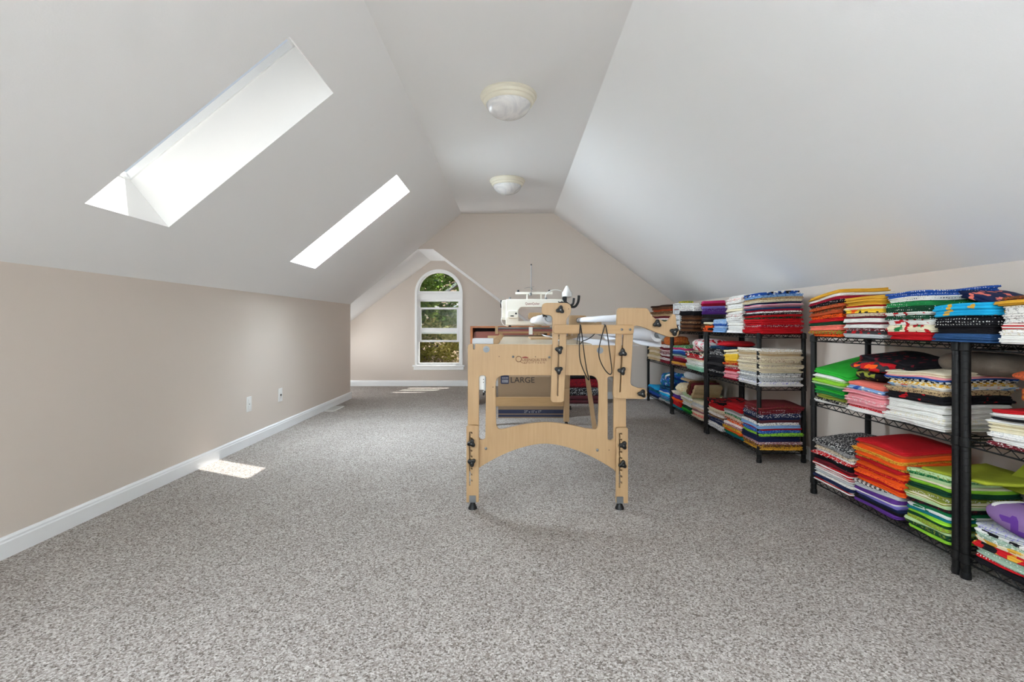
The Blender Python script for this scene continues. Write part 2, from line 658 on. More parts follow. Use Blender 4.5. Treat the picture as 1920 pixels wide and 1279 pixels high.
# low window in the alcove's side wall, out of sight behind the knee wall, added for fill light
root = thing('window_10', 'unseen low white window added for fill in the alcove side wall', None, (-3.05, 7.0, AW[2]), kind='structure')
fr = MB()
for (a, b_, z0, z1) in ((AW[0], AW[0] + 0.04, AW[2], AW[3]), (AW[1] - 0.04, AW[1], AW[2], AW[3]), (AW[0], AW[1], AW[2], AW[2] + 0.04), (AW[0], AW[1], AW[3] - 0.04, AW[3])):
    fr.box((-3.09, a, z0), (-3.04, b_, z1))
fr.build('frame', M['casing'], root)
MB().box((-3.07, AW[0], AW[2]), (-3.066, AW[1], AW[3])).build('pane', M['glass'], root)
area_lamp('alcove_fill', (-3.10, 6.78, 0.30), (0, -math.radians(125), 0), 0.30, 0.55, ALCOVE_W, (0.95, 0.97, 1.0)).data.spread = math.radians(110)

# unseen roof window low in the alcove's slope, added to brighten the alcove
rq = [Vector(p) for p in roof_q]
cen = sum(rq, Vector()) / 4
rn = (rq[1] - rq[0]).cross(rq[3] - rq[0]).normalized()
if rn.z < 0: rn = -rn
root = thing('window_11', 'unseen white roof window added for fill low in the alcove slope', None, cen, kind='structure')
fr = MB()
for i in range(4): fr.bar(rq[i], rq[(i + 1) % 4], 0.03, 0.03, up=rn)
fr.build('frame', M['casing'], root)
pn = MB()
pn.poly([p + rn * 0.005 for p in rq])
pn.build('pane', M['glass'], root)
a = area_lamp('alcove_roof_fill', cen - rn * 0.02, (0, 0, 0), 0.85, 0.34, ALCOVE_ROOF_W, (0.9, 0.955, 1.0))
ay = Vector((0, 1, 0))
a.rotation_euler = Matrix((ay, rn.cross(ay), rn)).transposed().to_euler()

# skylights; those after the second are unseen and added as fill sources
NRM = Vector((-KL, 0, 1)).normalized()
SH = 0.36
for k, (y0, y1) in enumerate(SKY):
    root = thing('window_%d' % (k + 1) if k < 2 else 'window_%d' % (k + 5), 'deep white skylight shaft in the left sloping ceiling', None, ((SKX0 + SKX1) / 2, (y0 + y1) / 2, zl((SKX0 + SKX1) / 2)), kind='structure')
    q = [Vector((SKX0, y0, zl(SKX0))), Vector((SKX1, y0, zl(SKX1))), Vector((SKX1, y1, zl(SKX1))), Vector((SKX0, y1, zl(SKX0)))]
    g = [p + NRM * SH for p in q]
    s = MB()
    for i in range(4):
        j = (i + 1) % 4
        s.poly([q[i], q[j], g[j], g[i]])
    s.build('shaft', M['shaft'], root)
    cen = sum(g, Vector()) / 4
    fr = MB()
    ux = (g[1] - g[0]).normalized()
    uy = Vector((0, 1, 0))
    hx, hy = (g[1] - g[0]).length / 2, (y1 - y0) / 2
    for sx in (-1, 1):
        fr.bar(cen + ux * sx * (hx - 0.006) - uy * hy - NRM * 0.02, cen + ux * sx * (hx - 0.006) + uy * hy - NRM * 0.02, 0.012, 0.04, up=NRM)
        fr.bar(cen + uy * sx * (hy - 0.006) - ux * hx - NRM * 0.02, cen + uy * sx * (hy - 0.006) + ux * hx - NRM * 0.02, 0.012, 0.04, up=NRM)
    fr.build('frame', M['casing'], root)
    pn = MB()
    pn.poly(g)
    pn.build('pane', M['glass'], root)
    if SKYLIGHT_W[k] <= 0: continue
    a = area_lamp('skylight_lamp', cen - NRM * 0.012, (0, 0, 0), 0.46, 1.06, SKYLIGHT_W[k], (0.78, 0.905, 1.0))
    # long side of the light along the slope
    if k > 2: a.data.spread = math.radians(105)
    m3 = Matrix((uy, NRM.cross(uy), NRM)).transposed()
    a.rotation_euler = m3.to_euler()


# baseboards
def baseboard(name, p0, p1, nrm):
    p0, p1, nrm = Vector(p0), Vector(p1), Vector(nrm)
    prof = [(0, 0), (0.014, 0), (0.014, 0.066), (0.0115, 0.072), (0.0115, 0.080), (0.006, 0.089), (0, 0.090)]
    mb = MB()
    m = len(prof)
    vs_ = [p + nrm * d + Vector((0, 0, h)) for p in (p0, p1) for d, h in prof]
    mb.add(vs_, [(i, (i + 1) % m, m + (i + 1) % m, m + i) for i in range(m)] + [tuple(range(m)), tuple(range(2 * m - 1, m - 1, -1))])
    return struct(mb.build(name, M['trim']))


baseboard('baseboard_left', (XL, YB, 0), (XL, YF + 0.034, 0), (1, 0, 0))
baseboard('baseboard_right', (XR, YB, 0), (XR, YF, 0), (-1, 0, 0))
baseboard('baseboard_back', (XAR, YF, 0), (XR, YF, 0), (0, -1, 0))
baseboard('baseboard_alcove', (-3.05, YA, 0), (XAR, YA, 0), (0, -1, 0))

# arched window
root = thing('window_3', 'white arched window over a double-hung sash in the alcove', None, (WCX, YA, WZ0), kind='structure')


def arch_pts(r, z0):
    return [(WCX - r, z0)] + [(WCX + r * math.cos(a), WZS + r * math.sin(a)) for a in [math.pi * (1 - k / 28) for k in range(29)]] + [(WCX + r, z0)]


def wplate(name, loops, y0, y1, mat, parent, bevel=0.002):
    me = curve_mesh(name, loops, (y1 - y0) / 2 - bevel, bevel)
    me.transform(Matrix(((1, 0, 0, 0), (0, 0, -1, (y0 + y1) / 2), (0, 1, 0, 0), (0, 0, 0, 1))))
    me.materials.clear()
    me.materials.append(mat)
    return link_mesh(name, me, parent)


def rect(x0, x1, z0, z1): return [(x0, z0), (x1, z0), (x1, z1), (x0, z1)]


def pz(y, Y=YA): return CAMZ - (y - HOR) * Y / FPX


def pxx(x, Y=YA): return (x - 960) * Y / FPX


wplate('casing', [arch_pts(0.378, WZ0), arch_pts(0.345, WZ0 - 0.0)], YA - 0.016, YA + 0.0, M['casing'], root)
# jamb liner: reveal through the wall thickness
jb = MB()
ap = arch_pts(0.345, WZ0)
for i in range(len(ap) - 1):
    (x0, z0), (x1, z1) = ap[i], ap[i + 1]
    jb.poly([(x0, YA - 0.012, z0), (x1, YA - 0.012, z1), (x1, YA + 0.11, z1), (x0, YA + 0.11, z0)])
jb.poly([(ap[0][0], YA - 0.012, WZ0), (ap[-1][0], YA - 0.012, WZ0), (ap[-1][0], YA + 0.11, WZ0), (ap[0][0], YA + 0.11, WZ0)])
jb.build('jamb', M['casing'], root)
YG = YA + 0.05
# arched top light: frame with pane
half = [(WCX + 0.345 * math.cos(a), WZS + 0.345 * math.sin(a)) for a in [math.pi * (1 - k / 28) for k in range(29)]]
half = [(WCX - 0.345, 1.46)] + half + [(WCX + 0.345, 1.46)]
inner = [(WCX + 0.318 * math.cos(a), WZS + 0.02 + 0.303 * math.sin(a)) for a in [math.pi * (1 - k / 28) for k in range(29)]]
inner = [(WCX - 0.318, 1.505)] + inner[1:-1] + [(WCX + 0.318, 1.505)]
wplate('arch_frame', [half, inner], YG - 0.02, YG + 0.02, M['casing'], root)
fan = MB()
fan.add([(WCX, YG, 1.49)] + [(x, YG, z) for x, z in inner], [(0, i, i + 1) for i in range(1, len(inner))])
fan.build('pane', M['glass'], root)
# mullion and side frame of the double-hung part
MB().box((WCX - 0.345, YG - 0.03, 1.375), (WCX + 0.345, YG + 0.03, 1.465)).build('mullion', M['casing'], root, bevel=0.004)
wplate('sash_frame', [rect(WCX - 0.345, WCX + 0.345, WZ0, 1.378), rect(WCX - 0.318, WCX + 0.318, WZ0 + 0.03, 1.372)], YG - 0.028, YG + 0.03, M['casing'], root)


def sash(name, z0, z1, bars, y0, y1, side):
    """sash with rails; bars = z ranges of cross rails"""
    x0, x1 = WCX - 0.316, WCX + 0.316
    loops = [rect(x0, x1, z0, z1)]
    edges = []
    lo = z0 + 0.03
    for (a, b_) in bars:
        edges.append((lo, a))
        lo = b_
    edges.append((lo, z1 - 0.03))
    for a, b_ in edges: loops.append(rect(x0 + side, x1 - side, a, b_))
    s_ = wplate(name, loops, y0, y1, M['casing'], root)
    for a, b_ in edges:
        MB().box((x0 + side, (y0 + y1) / 2 - 0.002, a), (x1 - side, (y0 + y1) / 2 + 0.002, b_)).build('pane', M['glass'], s_)
    return s_


# raised lower sash in front of the upper sash: rails where the photo shows them
sash('lower_sash', pz(641.5), pz(576.5), [(pz(622.5), pz(615))], YG - 0.026, YG - 0.002, 0.034)
sash('upper_sash', pz(622.5) - 0.03, 1.372, [], YG + 0.002, YG + 0.026, 0.012)
MB().box((WCX - 0.06, YG - 0.04, pz(577)), (WCX + 0.0, YG - 0.026, pz(574.5))).build('sash_lock', M['casing'], root)
MB().box((WCX - 0.412, YA - 0.045, WZ0 - 0.028), (WCX + 0.412, YA + 0.05, WZ0)).build('sill', M['casing'], root, bevel=0.006)
MB().box((WCX - 0.395, YA - 0.02, WZ0 - 0.078), (WCX + 0.395, YA, WZ0 - 0.028)).build('apron', M['casing'], root, bevel=0.004)

# ------------------------------------------------------------------ outside the window
def leaf_mat(name, c0, c1):
    m, nt, b = new_mat(name)
    N, L = nt.nodes, nt.links
    out = N['Material Output']
    tc = N.new('ShaderNodeTexCoord')
    nz = N.new('ShaderNodeTexNoise')
    nz.inputs['Scale'].default_value = 2.4
    nz.inputs['Detail'].default_value = 5
    L.new(tc.outputs['Object'], nz.inputs['Vector'])
    r = N.new('ShaderNodeValToRGB')
    r.color_ramp.elements[0].position, r.color_ramp.elements[0].color = 0.35, (*lin(c0), 1)
    r.color_ramp.elements[1].position, r.color_ramp.elements[1].color = 0.65, (*lin(c1), 1)
    L.new(nz.outputs[0], r.inputs[0])
    L.new(r.outputs[0], b.inputs['Base Color'])
    b.inputs['Roughness'].default_value = 0.5
    tr = N.new('ShaderNodeBsdfTranslucent')
    L.new(r.outputs[0], tr.inputs[0])
    mx = N.new('ShaderNodeMixShader')
    mx.inputs[0].default_value = 0.5
    L.new(b.outputs[0], mx.inputs[1])
    L.new(tr.outputs[0], mx.inputs[2])
    L.new(mx.outputs[0], out.inputs[0])
    return m


M['leaf_green'] = leaf_mat('green_leaves', (100, 138, 62), (168, 192, 92))
M['leaf_dark'] = leaf_mat('dark_leaves', (72, 108, 66), (126, 156, 96))
M['leaf_yellow'] = leaf_mat('yellow_leaves', (176, 178, 96), (228, 216, 136))
M['leaf_brown'] = leaf_mat('dry_twig_leaves', (160, 142, 120), (200, 184, 152))
M['bark'] = plain('bark', (112, 100, 88), 0.9, bump=0.6, scale=30)
M['soil'] = plain('hillside_soil', (168, 146, 126), 0.95, bump=0.5, scale=6)

hs = MB()
nx, ny = 14, 10
for i in range(nx + 1):
    for j in range(ny + 1):
        x, y = -14 + 24 * i / nx, 8.6 + 14 * j / ny
        hs.v.append((x, y, -2.2 + 0.62 * max(0, y - 9.5) + 0.25 * math.sin(x * 1.3 + y) + rnd.uniform(-.1, .1)))
for i in range(nx):
    for j in range(ny):
        a = i * (ny + 1) + j
        hs.f.append((a, a + 1, a + ny + 2, a + ny + 1))
struct(hs.build('ground_hillside', M['soil'], smooth=True))


def tree(name, label, base, height, spread, blobs, nleaf, mat, leaf=0.09, cat='tree', group='trees outside the window'):
    root = thing(name, label, cat, base, group)
    bx_, by_, bz_ = base
    top = Vector((bx_ + spread * 0.1, by_, bz_ + height * 0.75))
    MB().tube([base, (bx_ + 0.03, by_, bz_ + height * 0.35), top], height * 0.022, 8, r1=height * 0.008).build('trunk', M['bark'], root, smooth=True)
    cs = []
    for k in range(blobs):
        a = rnd.uniform(0, 2 * math.pi)
        r_ = spread * math.sqrt(rnd.random()) * 0.8
        cs.append((Vector((bx_ + r_ * math.cos(a), by_ + r_ * 0.6 * math.sin(a), bz_ + height * rnd.uniform(0.15, 0.95))), spread * rnd.uniform(0.25, 0.5)))
    for k in range(min(5, blobs)):
        p = cs[k][0]
        q = Vector((bx_, by_, bz_ + max(0.15 * height, (p.z - bz_) * 0.6)))
        MB().tube([q, (q + p) / 2 + Vector((0, 0, 0.05)), p], height * 0.009, 6, r1=height * 0.003).build('branch', M['bark'], root, smooth=True)
    f = MB()
    for k in range(nleaf):
        cc, rr = cs[rnd.randrange(len(cs))]
        d = Vector((rnd.gauss(0, 1), rnd.gauss(0, 1), rnd.gauss(0, 1))).normalized()
        p = cc + d * rr * (rnd.random() ** 0.4)
        u = Vector((rnd.gauss(0, 1), rnd.gauss(0, 1), rnd.gauss(0, 0.6))).normalized()
        v = u.cross(Vector((rnd.gauss(0, 1), rnd.gauss(0, 1), rnd.gauss(0, 1)))).normalized()
        s_ = leaf * rnd.uniform(0.5, 1.2)
        f.v += [tuple(p - u * s_), tuple(p + v * s_ * 0.45), tuple(p + u * s_), tuple(p - v * s_ * 0.45)]
        b = len(f.v) - 4
        f.f.append((b, b + 1, b + 2, b + 3))
    me = bpy.data.meshes.new('foliage')
    me.from_pydata(f.v, [], f.f)
    me.materials.append(mat)
    o = link_mesh('foliage', me, root)
    o['kind'] = 'stuff'
    return root


tree('leafy_tree', 'tall sunlit green tree filling the arched pane', (-2.7, 12.4, -0.4), 4.6, 2.0, 30, 9500, M['leaf_green'], 0.10)
tree('leafy_tree', 'dark green tree behind the sunlit one, seen through middle panes', (-3.0, 14.2, 0.5), 4.6, 2.2, 26, 6000, M['leaf_dark'], 0.12)
tree('leafy_tree', 'dark green tree to the right behind the window frame', (-0.2, 13.6, 0.2), 4.8, 2.0, 24, 6000, M['leaf_dark'], 0.12)
tree('leafy_tree', 'green tree at far left outside the alcove', (-5.2, 13.4, 0.2), 4.8, 2.0, 22, 4500, M['leaf_green'], 0.12)
tree('leafy_bush', 'yellow-green bush showing in the lower sash panes', (-1.85, 11.4, -0.9), 1.9, 0.95, 16, 3600, M['leaf_yellow'], 0.06, 'bush', 'bushes outside the window')
tree('leafy_bush', 'dry brownish bush behind the bottom open sash', (-1.35, 10.6, -1.5), 1.9, 0.9, 16, 3200, M['leaf_brown'], 0.05, 'bush', 'bushes outside the window')
tree('leafy_bush', 'brown twiggy bush left of the dry bush outside', (-2.7, 10.9, -1.4), 2.0, 1.0, 16, 3000, M['leaf_brown'], 0.055, 'bush', 'bushes outside the window')
brn = thing('fallen_limb', 'bare pale limb crossing behind the upper window panes', 'branch', (-1.9, 11.3, 1.3))
MB().tube([(-2.6, 11.35, 1.45), (-2.0, 11.3, 1.62), (-1.5, 11.3, 1.75), (-1.0, 11.3, 2.05)], 0.035, 7, r1=0.02).build('limb', M['bark'], brn, smooth=True)
MB().tube([(-1.9, 11.3, 1.64), (-1.6, 11.25, 1.5), (-1.3, 11.25, 1.55)], 0.02, 6, r1=0.01).build('twig', M['bark'], brn, smooth=True)

# ------------------------------------------------------------------ ceiling lights
for (x, y, lab) in ((-0.022, 3.08, 'larger-looking flush ceiling light with alabaster dome, nearer the camera'),
                    (-0.047, 4.895, 'smaller-looking flush ceiling light with alabaster dome, nearer the far wall')):
    root = thing('ceiling_light', lab, 'ceiling light', (x, y, ZC), 'flush ceiling lights')
    prof = [(0.10, 0.0), (0.178, 0.0), (0.181, -0.010), (0.176, -0.018), (0.170, -0.020), (0.168, -0.026), (0.166, -0.036), (0.158, -0.040),
            (0.157, -0.046), (0.153, -0.056), (0.147, -0.060), (0.144, -0.062), (0.139, -0.058)]
    MB().lathe(prof, (x, y, ZC), n=56).build('base_ring', M['cream_fix'], root, smooth=True)
    pr = [(0.142 * math.cos(t), -0.052 - 0.092 * math.sin(t)) for t in [math.pi / 2 * k / 12 for k in range(13)]]
    pr[-1] = (0.0, pr[-1][1])
    MB().lathe(pr, (x, y, ZC), n=56).build('dome', M['alabaster'], root, smooth=True)

# ------------------------------------------------------------------ wall outlets and floor register
for (y, z, lab) in ((3.91, 0.333, 'white wall outlet on the left wall, nearer the camera'),
                    (4.44, 0.331, 'white wall plate on the left wall, farther from the camera')):
    root = thing('wall_outlet', lab, 'outlet', (XL, y, z), 'wall plates on the left wall')
    MB().box((XL, y - 0.037, z - 0.061), (XL + 0.006, y + 0.037, z + 0.061)).build('cover_plate', M['white_pl'], root, bevel=0.003)
    if y < 4:
        for dz in (-0.026, 0.026):
            MB().box((XL + 0.006, y - 0.017, z + dz - 0.017), (XL + 0.009, y + 0.017, z + dz + 0.017)).build('socket', M['white_pl'], root, bevel=0.004)
    else:
        MB().lathe([(0.009, 0.006), (0.009, 0.013), (0.005, 0.013)], (XL, y, z), axis='x', n=16).build('jack', M['steel'], root)
    MB().lathe([(0.003, 0.006), (0.003, 0.0085)], (XL, y, z), axis='x', n=10).build('screw', M['steel'], root)

root = thing('floor_register', 'small white metal floor register beside the left baseboard', 'vent', (-2.05, 5.57, 0))
x0, x1, y0, y1 = -2.112, -1.99, 5.42, 5.74
fr = MB()
for q in ((x0, y0, x0 + 0.014, y1), (x1 - 0.014, y0, x1, y1), (x0, y0, x1, y0 + 0.014), (x0, y1 - 0.014, x1, y1)):
    fr.box((q[0], q[1], 0), (q[2], q[3], 0.008))
fr.build('frame', plain('register_enamel', (214, 212, 206), 0.4), root)
MB().box((x0 + 0.01, y0 + 0.01, 0.0), (x1 - 0.01, y1 - 0.01, 0.002)).build('well', plain('register_dark', (90, 88, 86), 0.7), root)
me = MB().box((0, -0.004, 0), (x1 - x0 - 0.028, 0.004, 0.005)).mesh('louver', plain('register_louver', (186, 184, 180), 0.45))
for k in range(13):
    inst('louver', me, root, (x0 + 0.014, y0 + 0.03 + k * 0.0215, 0.002))

# ------------------------------------------------------------------ quilting frame
QF = thing('quilting_stand', 'large birch plywood quilting frame standing mid-room', 'quilting frame', (0.18, 3.7, 0))
YP0, YP1 = 2.583, 2.603          # end panel
YQ0, YQ1 = 2.560, 2.582          # boards screwed to its front
YB0, YB1 = 2.538, 2.559          # cross bar on those
DF = 2.14                        # far end stands this much farther

panel_out = [(877, 645, 8), (887, 645, 0), (887, 655, 1.5), (890.5, 655, 1.5), (890.5, 645, 0), (1174, 648, 2), (1174, 884, 0), (1153, 884, 0)]
# lower arch
ax = [(1152 - (1152 - 898) * k / 22) for k in range(23)]
panel_out += [(x, 832 + 48 * abs((x - 1022) / 128.0) ** 1.75) for x in ax]
panel_out += [(897, 884, 0), (877, 884, 0)]
slot_l = [(898, 704, 6), (911.5, 704, 6), (910, 825, 6), (898, 825, 6)]
slot_r = [(1139.5, 706, 5), (1150.5, 706, 5), (1150.5, 826, 5), (1139.5, 826, 5)]
mid = [(929.5, 704, 17), (1121, 704, 17), (1123, 740, 0), (1121.5, 806, 16)]
bx2 = [1108 - (1108 - 947) * k / 16 for k in range(17)]
mid += [(x, 792 + 12.5 * min(1.0, abs((x - 1024) / 78.0)) ** 1.7) for x in bx2]
mid += [(930.5, 806, 16), (929, 740, 0)]
pan = plate('end_panel', [panel_out, slot_l, mid, slot_r], YP0, YP1, M['birch'], QF)

# T-headed arm
t_out = [(1016, 568, 9), (1071, 568, 12), (1071, 589, 12), (1062, 597, 6), (1062, 640, 0), (1057.5, 754.5, 6), (1032.5, 754.5, 6), (1036, 640, 0), (1036, 592, 9), (1024, 590.5, 4), (1015.5, 590, 9)]
t_slot = [(1046.8, 628, 1), (1049.4, 628, 1), (1046.8, 743, 1), (1044.2, 743, 1)]
arm_a = plate('roller_arm', [t_out, t_slot], YQ0, YQ1, M['birch'], QF)
hook_out = [(1157.5, 577.5, 6), (1190, 577.5, 0), (1191, 579, 0), (1192, 577.5, 0), (1214, 578, 4), (1219, 586, 3), (1222, 593, 4), (1232, 599, 3), (1237, 598.5, 3), (1246, 604, 4),
            (1253, 602, 3), (1258, 595, 3), (1260, 588.5, 3), (1267, 590, 4), (1269, 612, 4), (1274, 622, 4), (1271, 632, 6), (1254, 632, 5), (1244, 628.5, 3), (1201, 612, 5), (1189, 610, 5),
            (1187.5, 625, 0), (1182, 722, 6), (1197, 728, 5), (1213, 728, 9), (1213, 748.5, 9), (1163, 747.5, 0), (1149.5, 746, 7), (1151, 700, 0), (1154, 660, 0)]
h_slot = [(1166.6, 628, 1), (1169.2, 628, 1), (1164, 735.5, 1), (1161.4, 735.5, 1)]
arm_b = plate('roller_arm', [hook_out, h_slot], YQ0, YQ1, M['birch'], QF)
plate('cross_bar', [[(1038, 609, 4), (1189, 609.5, 4), (1188, 626.5, 4), (1038, 625.5, 4)]], YB0, YB1, M['birch_x'], QF)
# the far end repeats both arms
for a_ in (arm_a, arm_b):
    o = a_.copy()
    COL.objects.link(o)
    o.location = (0, DF, 0)
    ORIGIN[o.name] = origin_of(QF) + Vector((0, DF, 0))


# knobs
def knob_mesh():
    mb = MB()
    n_ = 36
    prof = [(0.72, -0.004), (0.98, -0.002), (1.0, 0.006), (0.92, 0.010), (0.55, 0.012), (0.5, 0.009)]
    for (s_, h) in prof:
        for k in range(n_):
            a = 2 * math.pi * k / n_
            r_ = 0.0192 * (1 + 0.26 * math.cos(3 * a)) * s_
            mb.v.append((r_ * math.cos(a + math.pi / 2), -h, r_ * math.sin(a + math.pi / 2)))
    for i in range(len(prof) - 1):
        for k in range(n_):
            k2 = (k + 1) % n_
            mb.f.append((i * n_ + k, i * n_ + k2, (i + 1) * n_ + k2, (i + 1) * n_ + k))
    mb.f.append(tuple(range(n_)))
    mb.f.append(tuple((len(prof) - 1) * n_ + k for k in reversed(range(n_))))
    mb.lathe([(0.007, -0.012), (0.007, 0.012)], (0, 0, 0), axis='y', n=12)
    return mb.mesh('knob', M['black'], smooth=True)


KNOB = knob_mesh()
KBOLT = MB().lathe([(0.0034, -0.0145), (0.0034, -0.008)], (0, 0, 0), axis='y', n=12).mesh('knob_bolt', M['steel'])


def knob(x, y, Yface, turn=0.0, root=QF):
    p = P(x, y, Yface - 0.012)
    p.y = Yface - 0.012
    o = inst('knob', KNOB, root, p, (0, turn, 0))
    b = bpy.data.objects.new('bolt_head', KBOLT)
    COL.objects.link(b)
    b.parent = o
    return o


for (x, y, t) in ((1050.5, 581, 0.2), (1048.5, 656, 0.8), (1047.5, 694, 1.0), (1167.5, 661.5, 0.0), (1166, 695.5, 0.7), (1232, 607, 0.1), (1264, 622, 0.9), (1203.5, 738, 0.4)):
    knob(x, y, YQ0, t)
# little ratchet pawls on the arms
for (pts, r_) in (([(1050.3, 578), (1050.3, 566)], 0.004), ([(1046.5, 565.5), (1050.3, 569), (1054, 565.5)], 0.003), ([(1017, 590), (1024, 592), (1018, 594)], 0.0035), ([(1017, 590.5), (1026, 594.5)], 0.0035), ([(1231, 600), (1233.5, 604)], 0.006), ([(1267, 617), (1270, 611), (1273, 628), (1272, 618)], 0.004)):
    MB().tube([P(x, y, YQ0 + 0.004) for x, y in pts], r_, 6).build('ratchet_pawl', M['black'], QF)

# screws, washers and pins
SCREW = MB().lathe([(0.0065, 0.002), (0.0065, -0.002), (0.004, -0.004), (0.0, -0.004)], (0, 0, 0), axis='y', n=14).mesh('screw', M['steel'], smooth=True)
BOLT = MB().lathe([(0.0075, 0.002), (0.0075, -0.003), (0.004, -0.005), (0.0, -0.005)], (0, 0, 0), axis='y', n=14).mesh('bolt', M['alu'], smooth=True)
WASH = MB().lathe([(0.0175, 0.001), (0.0175, -0.002), (0.008, -0.0022), (0.0075, -0.006), (0.0, -0.007)], (0, 0, 0), axis='y', n=22).mesh('washer', M['alu'], smooth=True)
PIN = MB().lathe([(0.0026, 0.002), (0.0026, -0.0008), (0.0, -0.0008)], (0, 0, 0), axis='y', n=10).mesh('pin_hole_plug', M['pin'])
for (x, y) in ((1166, 618), (1181.5, 618)): inst('screw', SCREW, QF, P(x, y, YB0))
for (x, y) in ((962, 669), (1030, 670)): inst('screw', SCREW, QF, P(x, y, YP0))
for (x, y) in ((911, 841), (1120, 844)): inst('bolt', BOLT, QF, P(x, y, YP0))
for (x, y) in ((912, 655), (1125, 657)): inst('washer', WASH, QF, P(x, y, YP0))
for (x, y) in ((936, 668.5), (1004, 669), (924.5, 726), (1142, 844)): inst('pin_hole_plug', PIN, QF, P(x, y, YP0))
inst('pin_hole_plug', PIN, QF, P(1066.3, 579.3, YQ0))

# printed name on the panel
YT = YP0 - 0.0006
ql = bpy.data.objects.new('logo', None)
COL.objects.link(ql)
ql.parent = QF
ORIGIN[ql.name] = origin_of(QF)
ring = []
for k in range(28):
    a = 2 * math.pi * k / 28
    ring.append(P(972.5 + 5.2 * math.cos(a), 673.3 + 5.2 * math.sin(a), YT))
lg = MB()
lg.tube(ring, 0.0014, 5, closed=True)
lg.tube([P(975.3, 677.8, YT), P(979, 680.3, YT), P(983.5, 681.6, YT), P(987, 681.0, YT), P(988.5, 678.8, YT), P(988.3, 676, YT)], 0.0010, 5)
lg.build('initial_letter', M['brown_ink'], ql)
text_on('lettering', 'UEENQUILTER', 979, 672.5, 1025.5, 677.2, YT, M['brown_ink'], ql)
text_on('lettering', 'EIGHTEEN', 983, 678.6, 1021.5, 681.6, YT, M['brown_ink'], ql, spacing=1.7)
crown = [(979, 671.6), (979.3, 669.2), (981, 670.2), (982, 668.4), (983.5, 669.8), (984.7, 667.6), (986, 669.8), (987.5, 668.6), (988.6, 670.2), (990.6, 669.4), (990.4, 671.6)]
plate('crown', [crown], YT - 0.0004, YT + 0.0006, M['red_ink'], ql, bevel=0.0001)


# leg extensions with serrated height slots
def leg_ext(x0, x1, ytop, ybot, sx, sy0, sy1, fx, dy=0.0):
    teeth = [(sx, sy0, 0)]
    nteeth = 9
    st = (sy1 - sy0) / nteeth
    comb = []
    for k in range(nteeth):
        y = sy0 + k * st
        comb += [(sx + 6.2, y, 0), (sx + 6.2, y + 3.4, 0), (sx + 4.6, y + 3.4, 0), (sx + 4.6, y + 2.0, 0), (sx + 2.6, y + 2.4, 0), (sx + 2.6, y + st - 0.6, 0)]
    comb[-1] = (sx + 2.6, sy1, 0)
    lp = teeth + comb + [(sx, sy1, 0)]
    ex = plate('leg_extension', [[(x0, ytop, 4), (x1, ytop, 4), (x1, ybot, 1.5), (x0, ybot, 1.5)], lp], YQ0, YQ1, M['birch'], QF, bevel=0.0008)
    plate('foot_plate', [[(fx - 6.3, ybot - 12.5, 1), (fx + 6.3, ybot - 12.5, 1), (fx + 6.3, ybot + 0.6, 1), (fx - 6.3, ybot + 0.6, 1)]], YQ0 - 0.002, YQ0, M['alu'], ex, bevel=0.0003)
    p = P(fx, ybot, YQ0)
    ft = MB().lathe([(0.0, 0.042), (0.012, 0.042), (0.0135, 0.030), (0.017, 0.018), (0.023, 0.008), (0.0245, 0.0), (0.0, 0.0)], (p.x, (YQ0 + YQ1) / 2, 0.0), n=26)
    ft.build('foot', M['black'], ex, smooth=True)
    return ex


e1 = leg_ext(874.5, 897.5, 798, 942, 879.5, 810, 911, 886)
e2 = leg_ext(1155.5, 1177.5, 802, 944, 1160.5, 812, 915, 1162.5)
for (x, y, t) in ((884, 831, 0.3), (884.5, 867, 0.9), (1168.5, 835, 0.5), (1167.5, 871, 0.2)): knob(x, y, YQ0, t)

# far end: legs, beams
YFE = 4.70
far = MB()
far.box((-0.235, YFE, 0.70), (0.63, YFE + 0.02, 0.868))
far.build('end_panel', M['birch'], QF)
MB().bar((-0.185, YFE + 0.01, 0.06), (-0.185, YFE + 0.01, 0.72), 0.05, 0.02, up=(0, 1, 0)).build('leg', M['birch'], QF)
MB().bar((0.524, YFE + 0.01, 0.06), (0.550, YFE + 0.01, 0.72), 0.05, 0.02, up=(0, 1, 0)).build('leg', M['birch'], QF)
for xx in (-0.185, 0.527):
    ex = MB().bar((xx, YFE - 0.012, 0.035), (xx + 0.004, YFE - 0.012, 0.35), 0.056, 0.02, up=(0, 1, 0)).build('leg_extension', M['birch'], QF, bevel=0.003)
    MB().lathe([(0.0, 0.042), (0.012, 0.042), (0.0135, 0.030), (0.017, 0.018), (0.023, 0.008), (0.0245, 0.0), (0.0, 0.0)], (xx, YFE - 0.008, 0.0), n=20).build('foot', M['black'], ex, smooth=True)
inst('knob', KNOB, QF, (0.562, YFE - 0.01, 0.166), (0, 0, math.pi / 2))
MB().box((-0.16, YFE - 0.03, 0.187), (0.50, YFE - 0.008, 0.275)).build('lower_rail', M['birch_x'], QF, bevel=0.002)
# long rails between the ends
for (x, y) in ((912, 655), (1125, 657)):
    p = P(x, y, YP1)
    MB().tube([(p.x, YP1, p.z), (p.x, YFE, p.z)], 0.0135, 16).build('long_rail', M['alu'], QF, smooth=True)
# track table between the rails
MB().box((-0.075, YP1, 0.856), (0.43, YFE, 0.874)).build('track_table', M['acrylic'], QF)
MB().box((0.13, 3.35, 0.874), (0.40, 3.85, 0.882)).build('template_board', M['birch_x'], QF)
DISC = MB().lathe([(0.020, -0.012), (0.026, -0.010), (0.026, 0.010), (0.020, 0.012)], (0, 0, 0), axis='y', n=20).mesh('wooden_disc', M['birch'], smooth=True)
for k in range(7):
    inst('wooden_disc', DISC, QF, (-0.095, 2.80 + k * 0.25, 0.868))
MB().box((-0.110, YP1, 0.83), (-0.078, YFE, 0.852)).build('side_rail', M['birch_y'], QF)
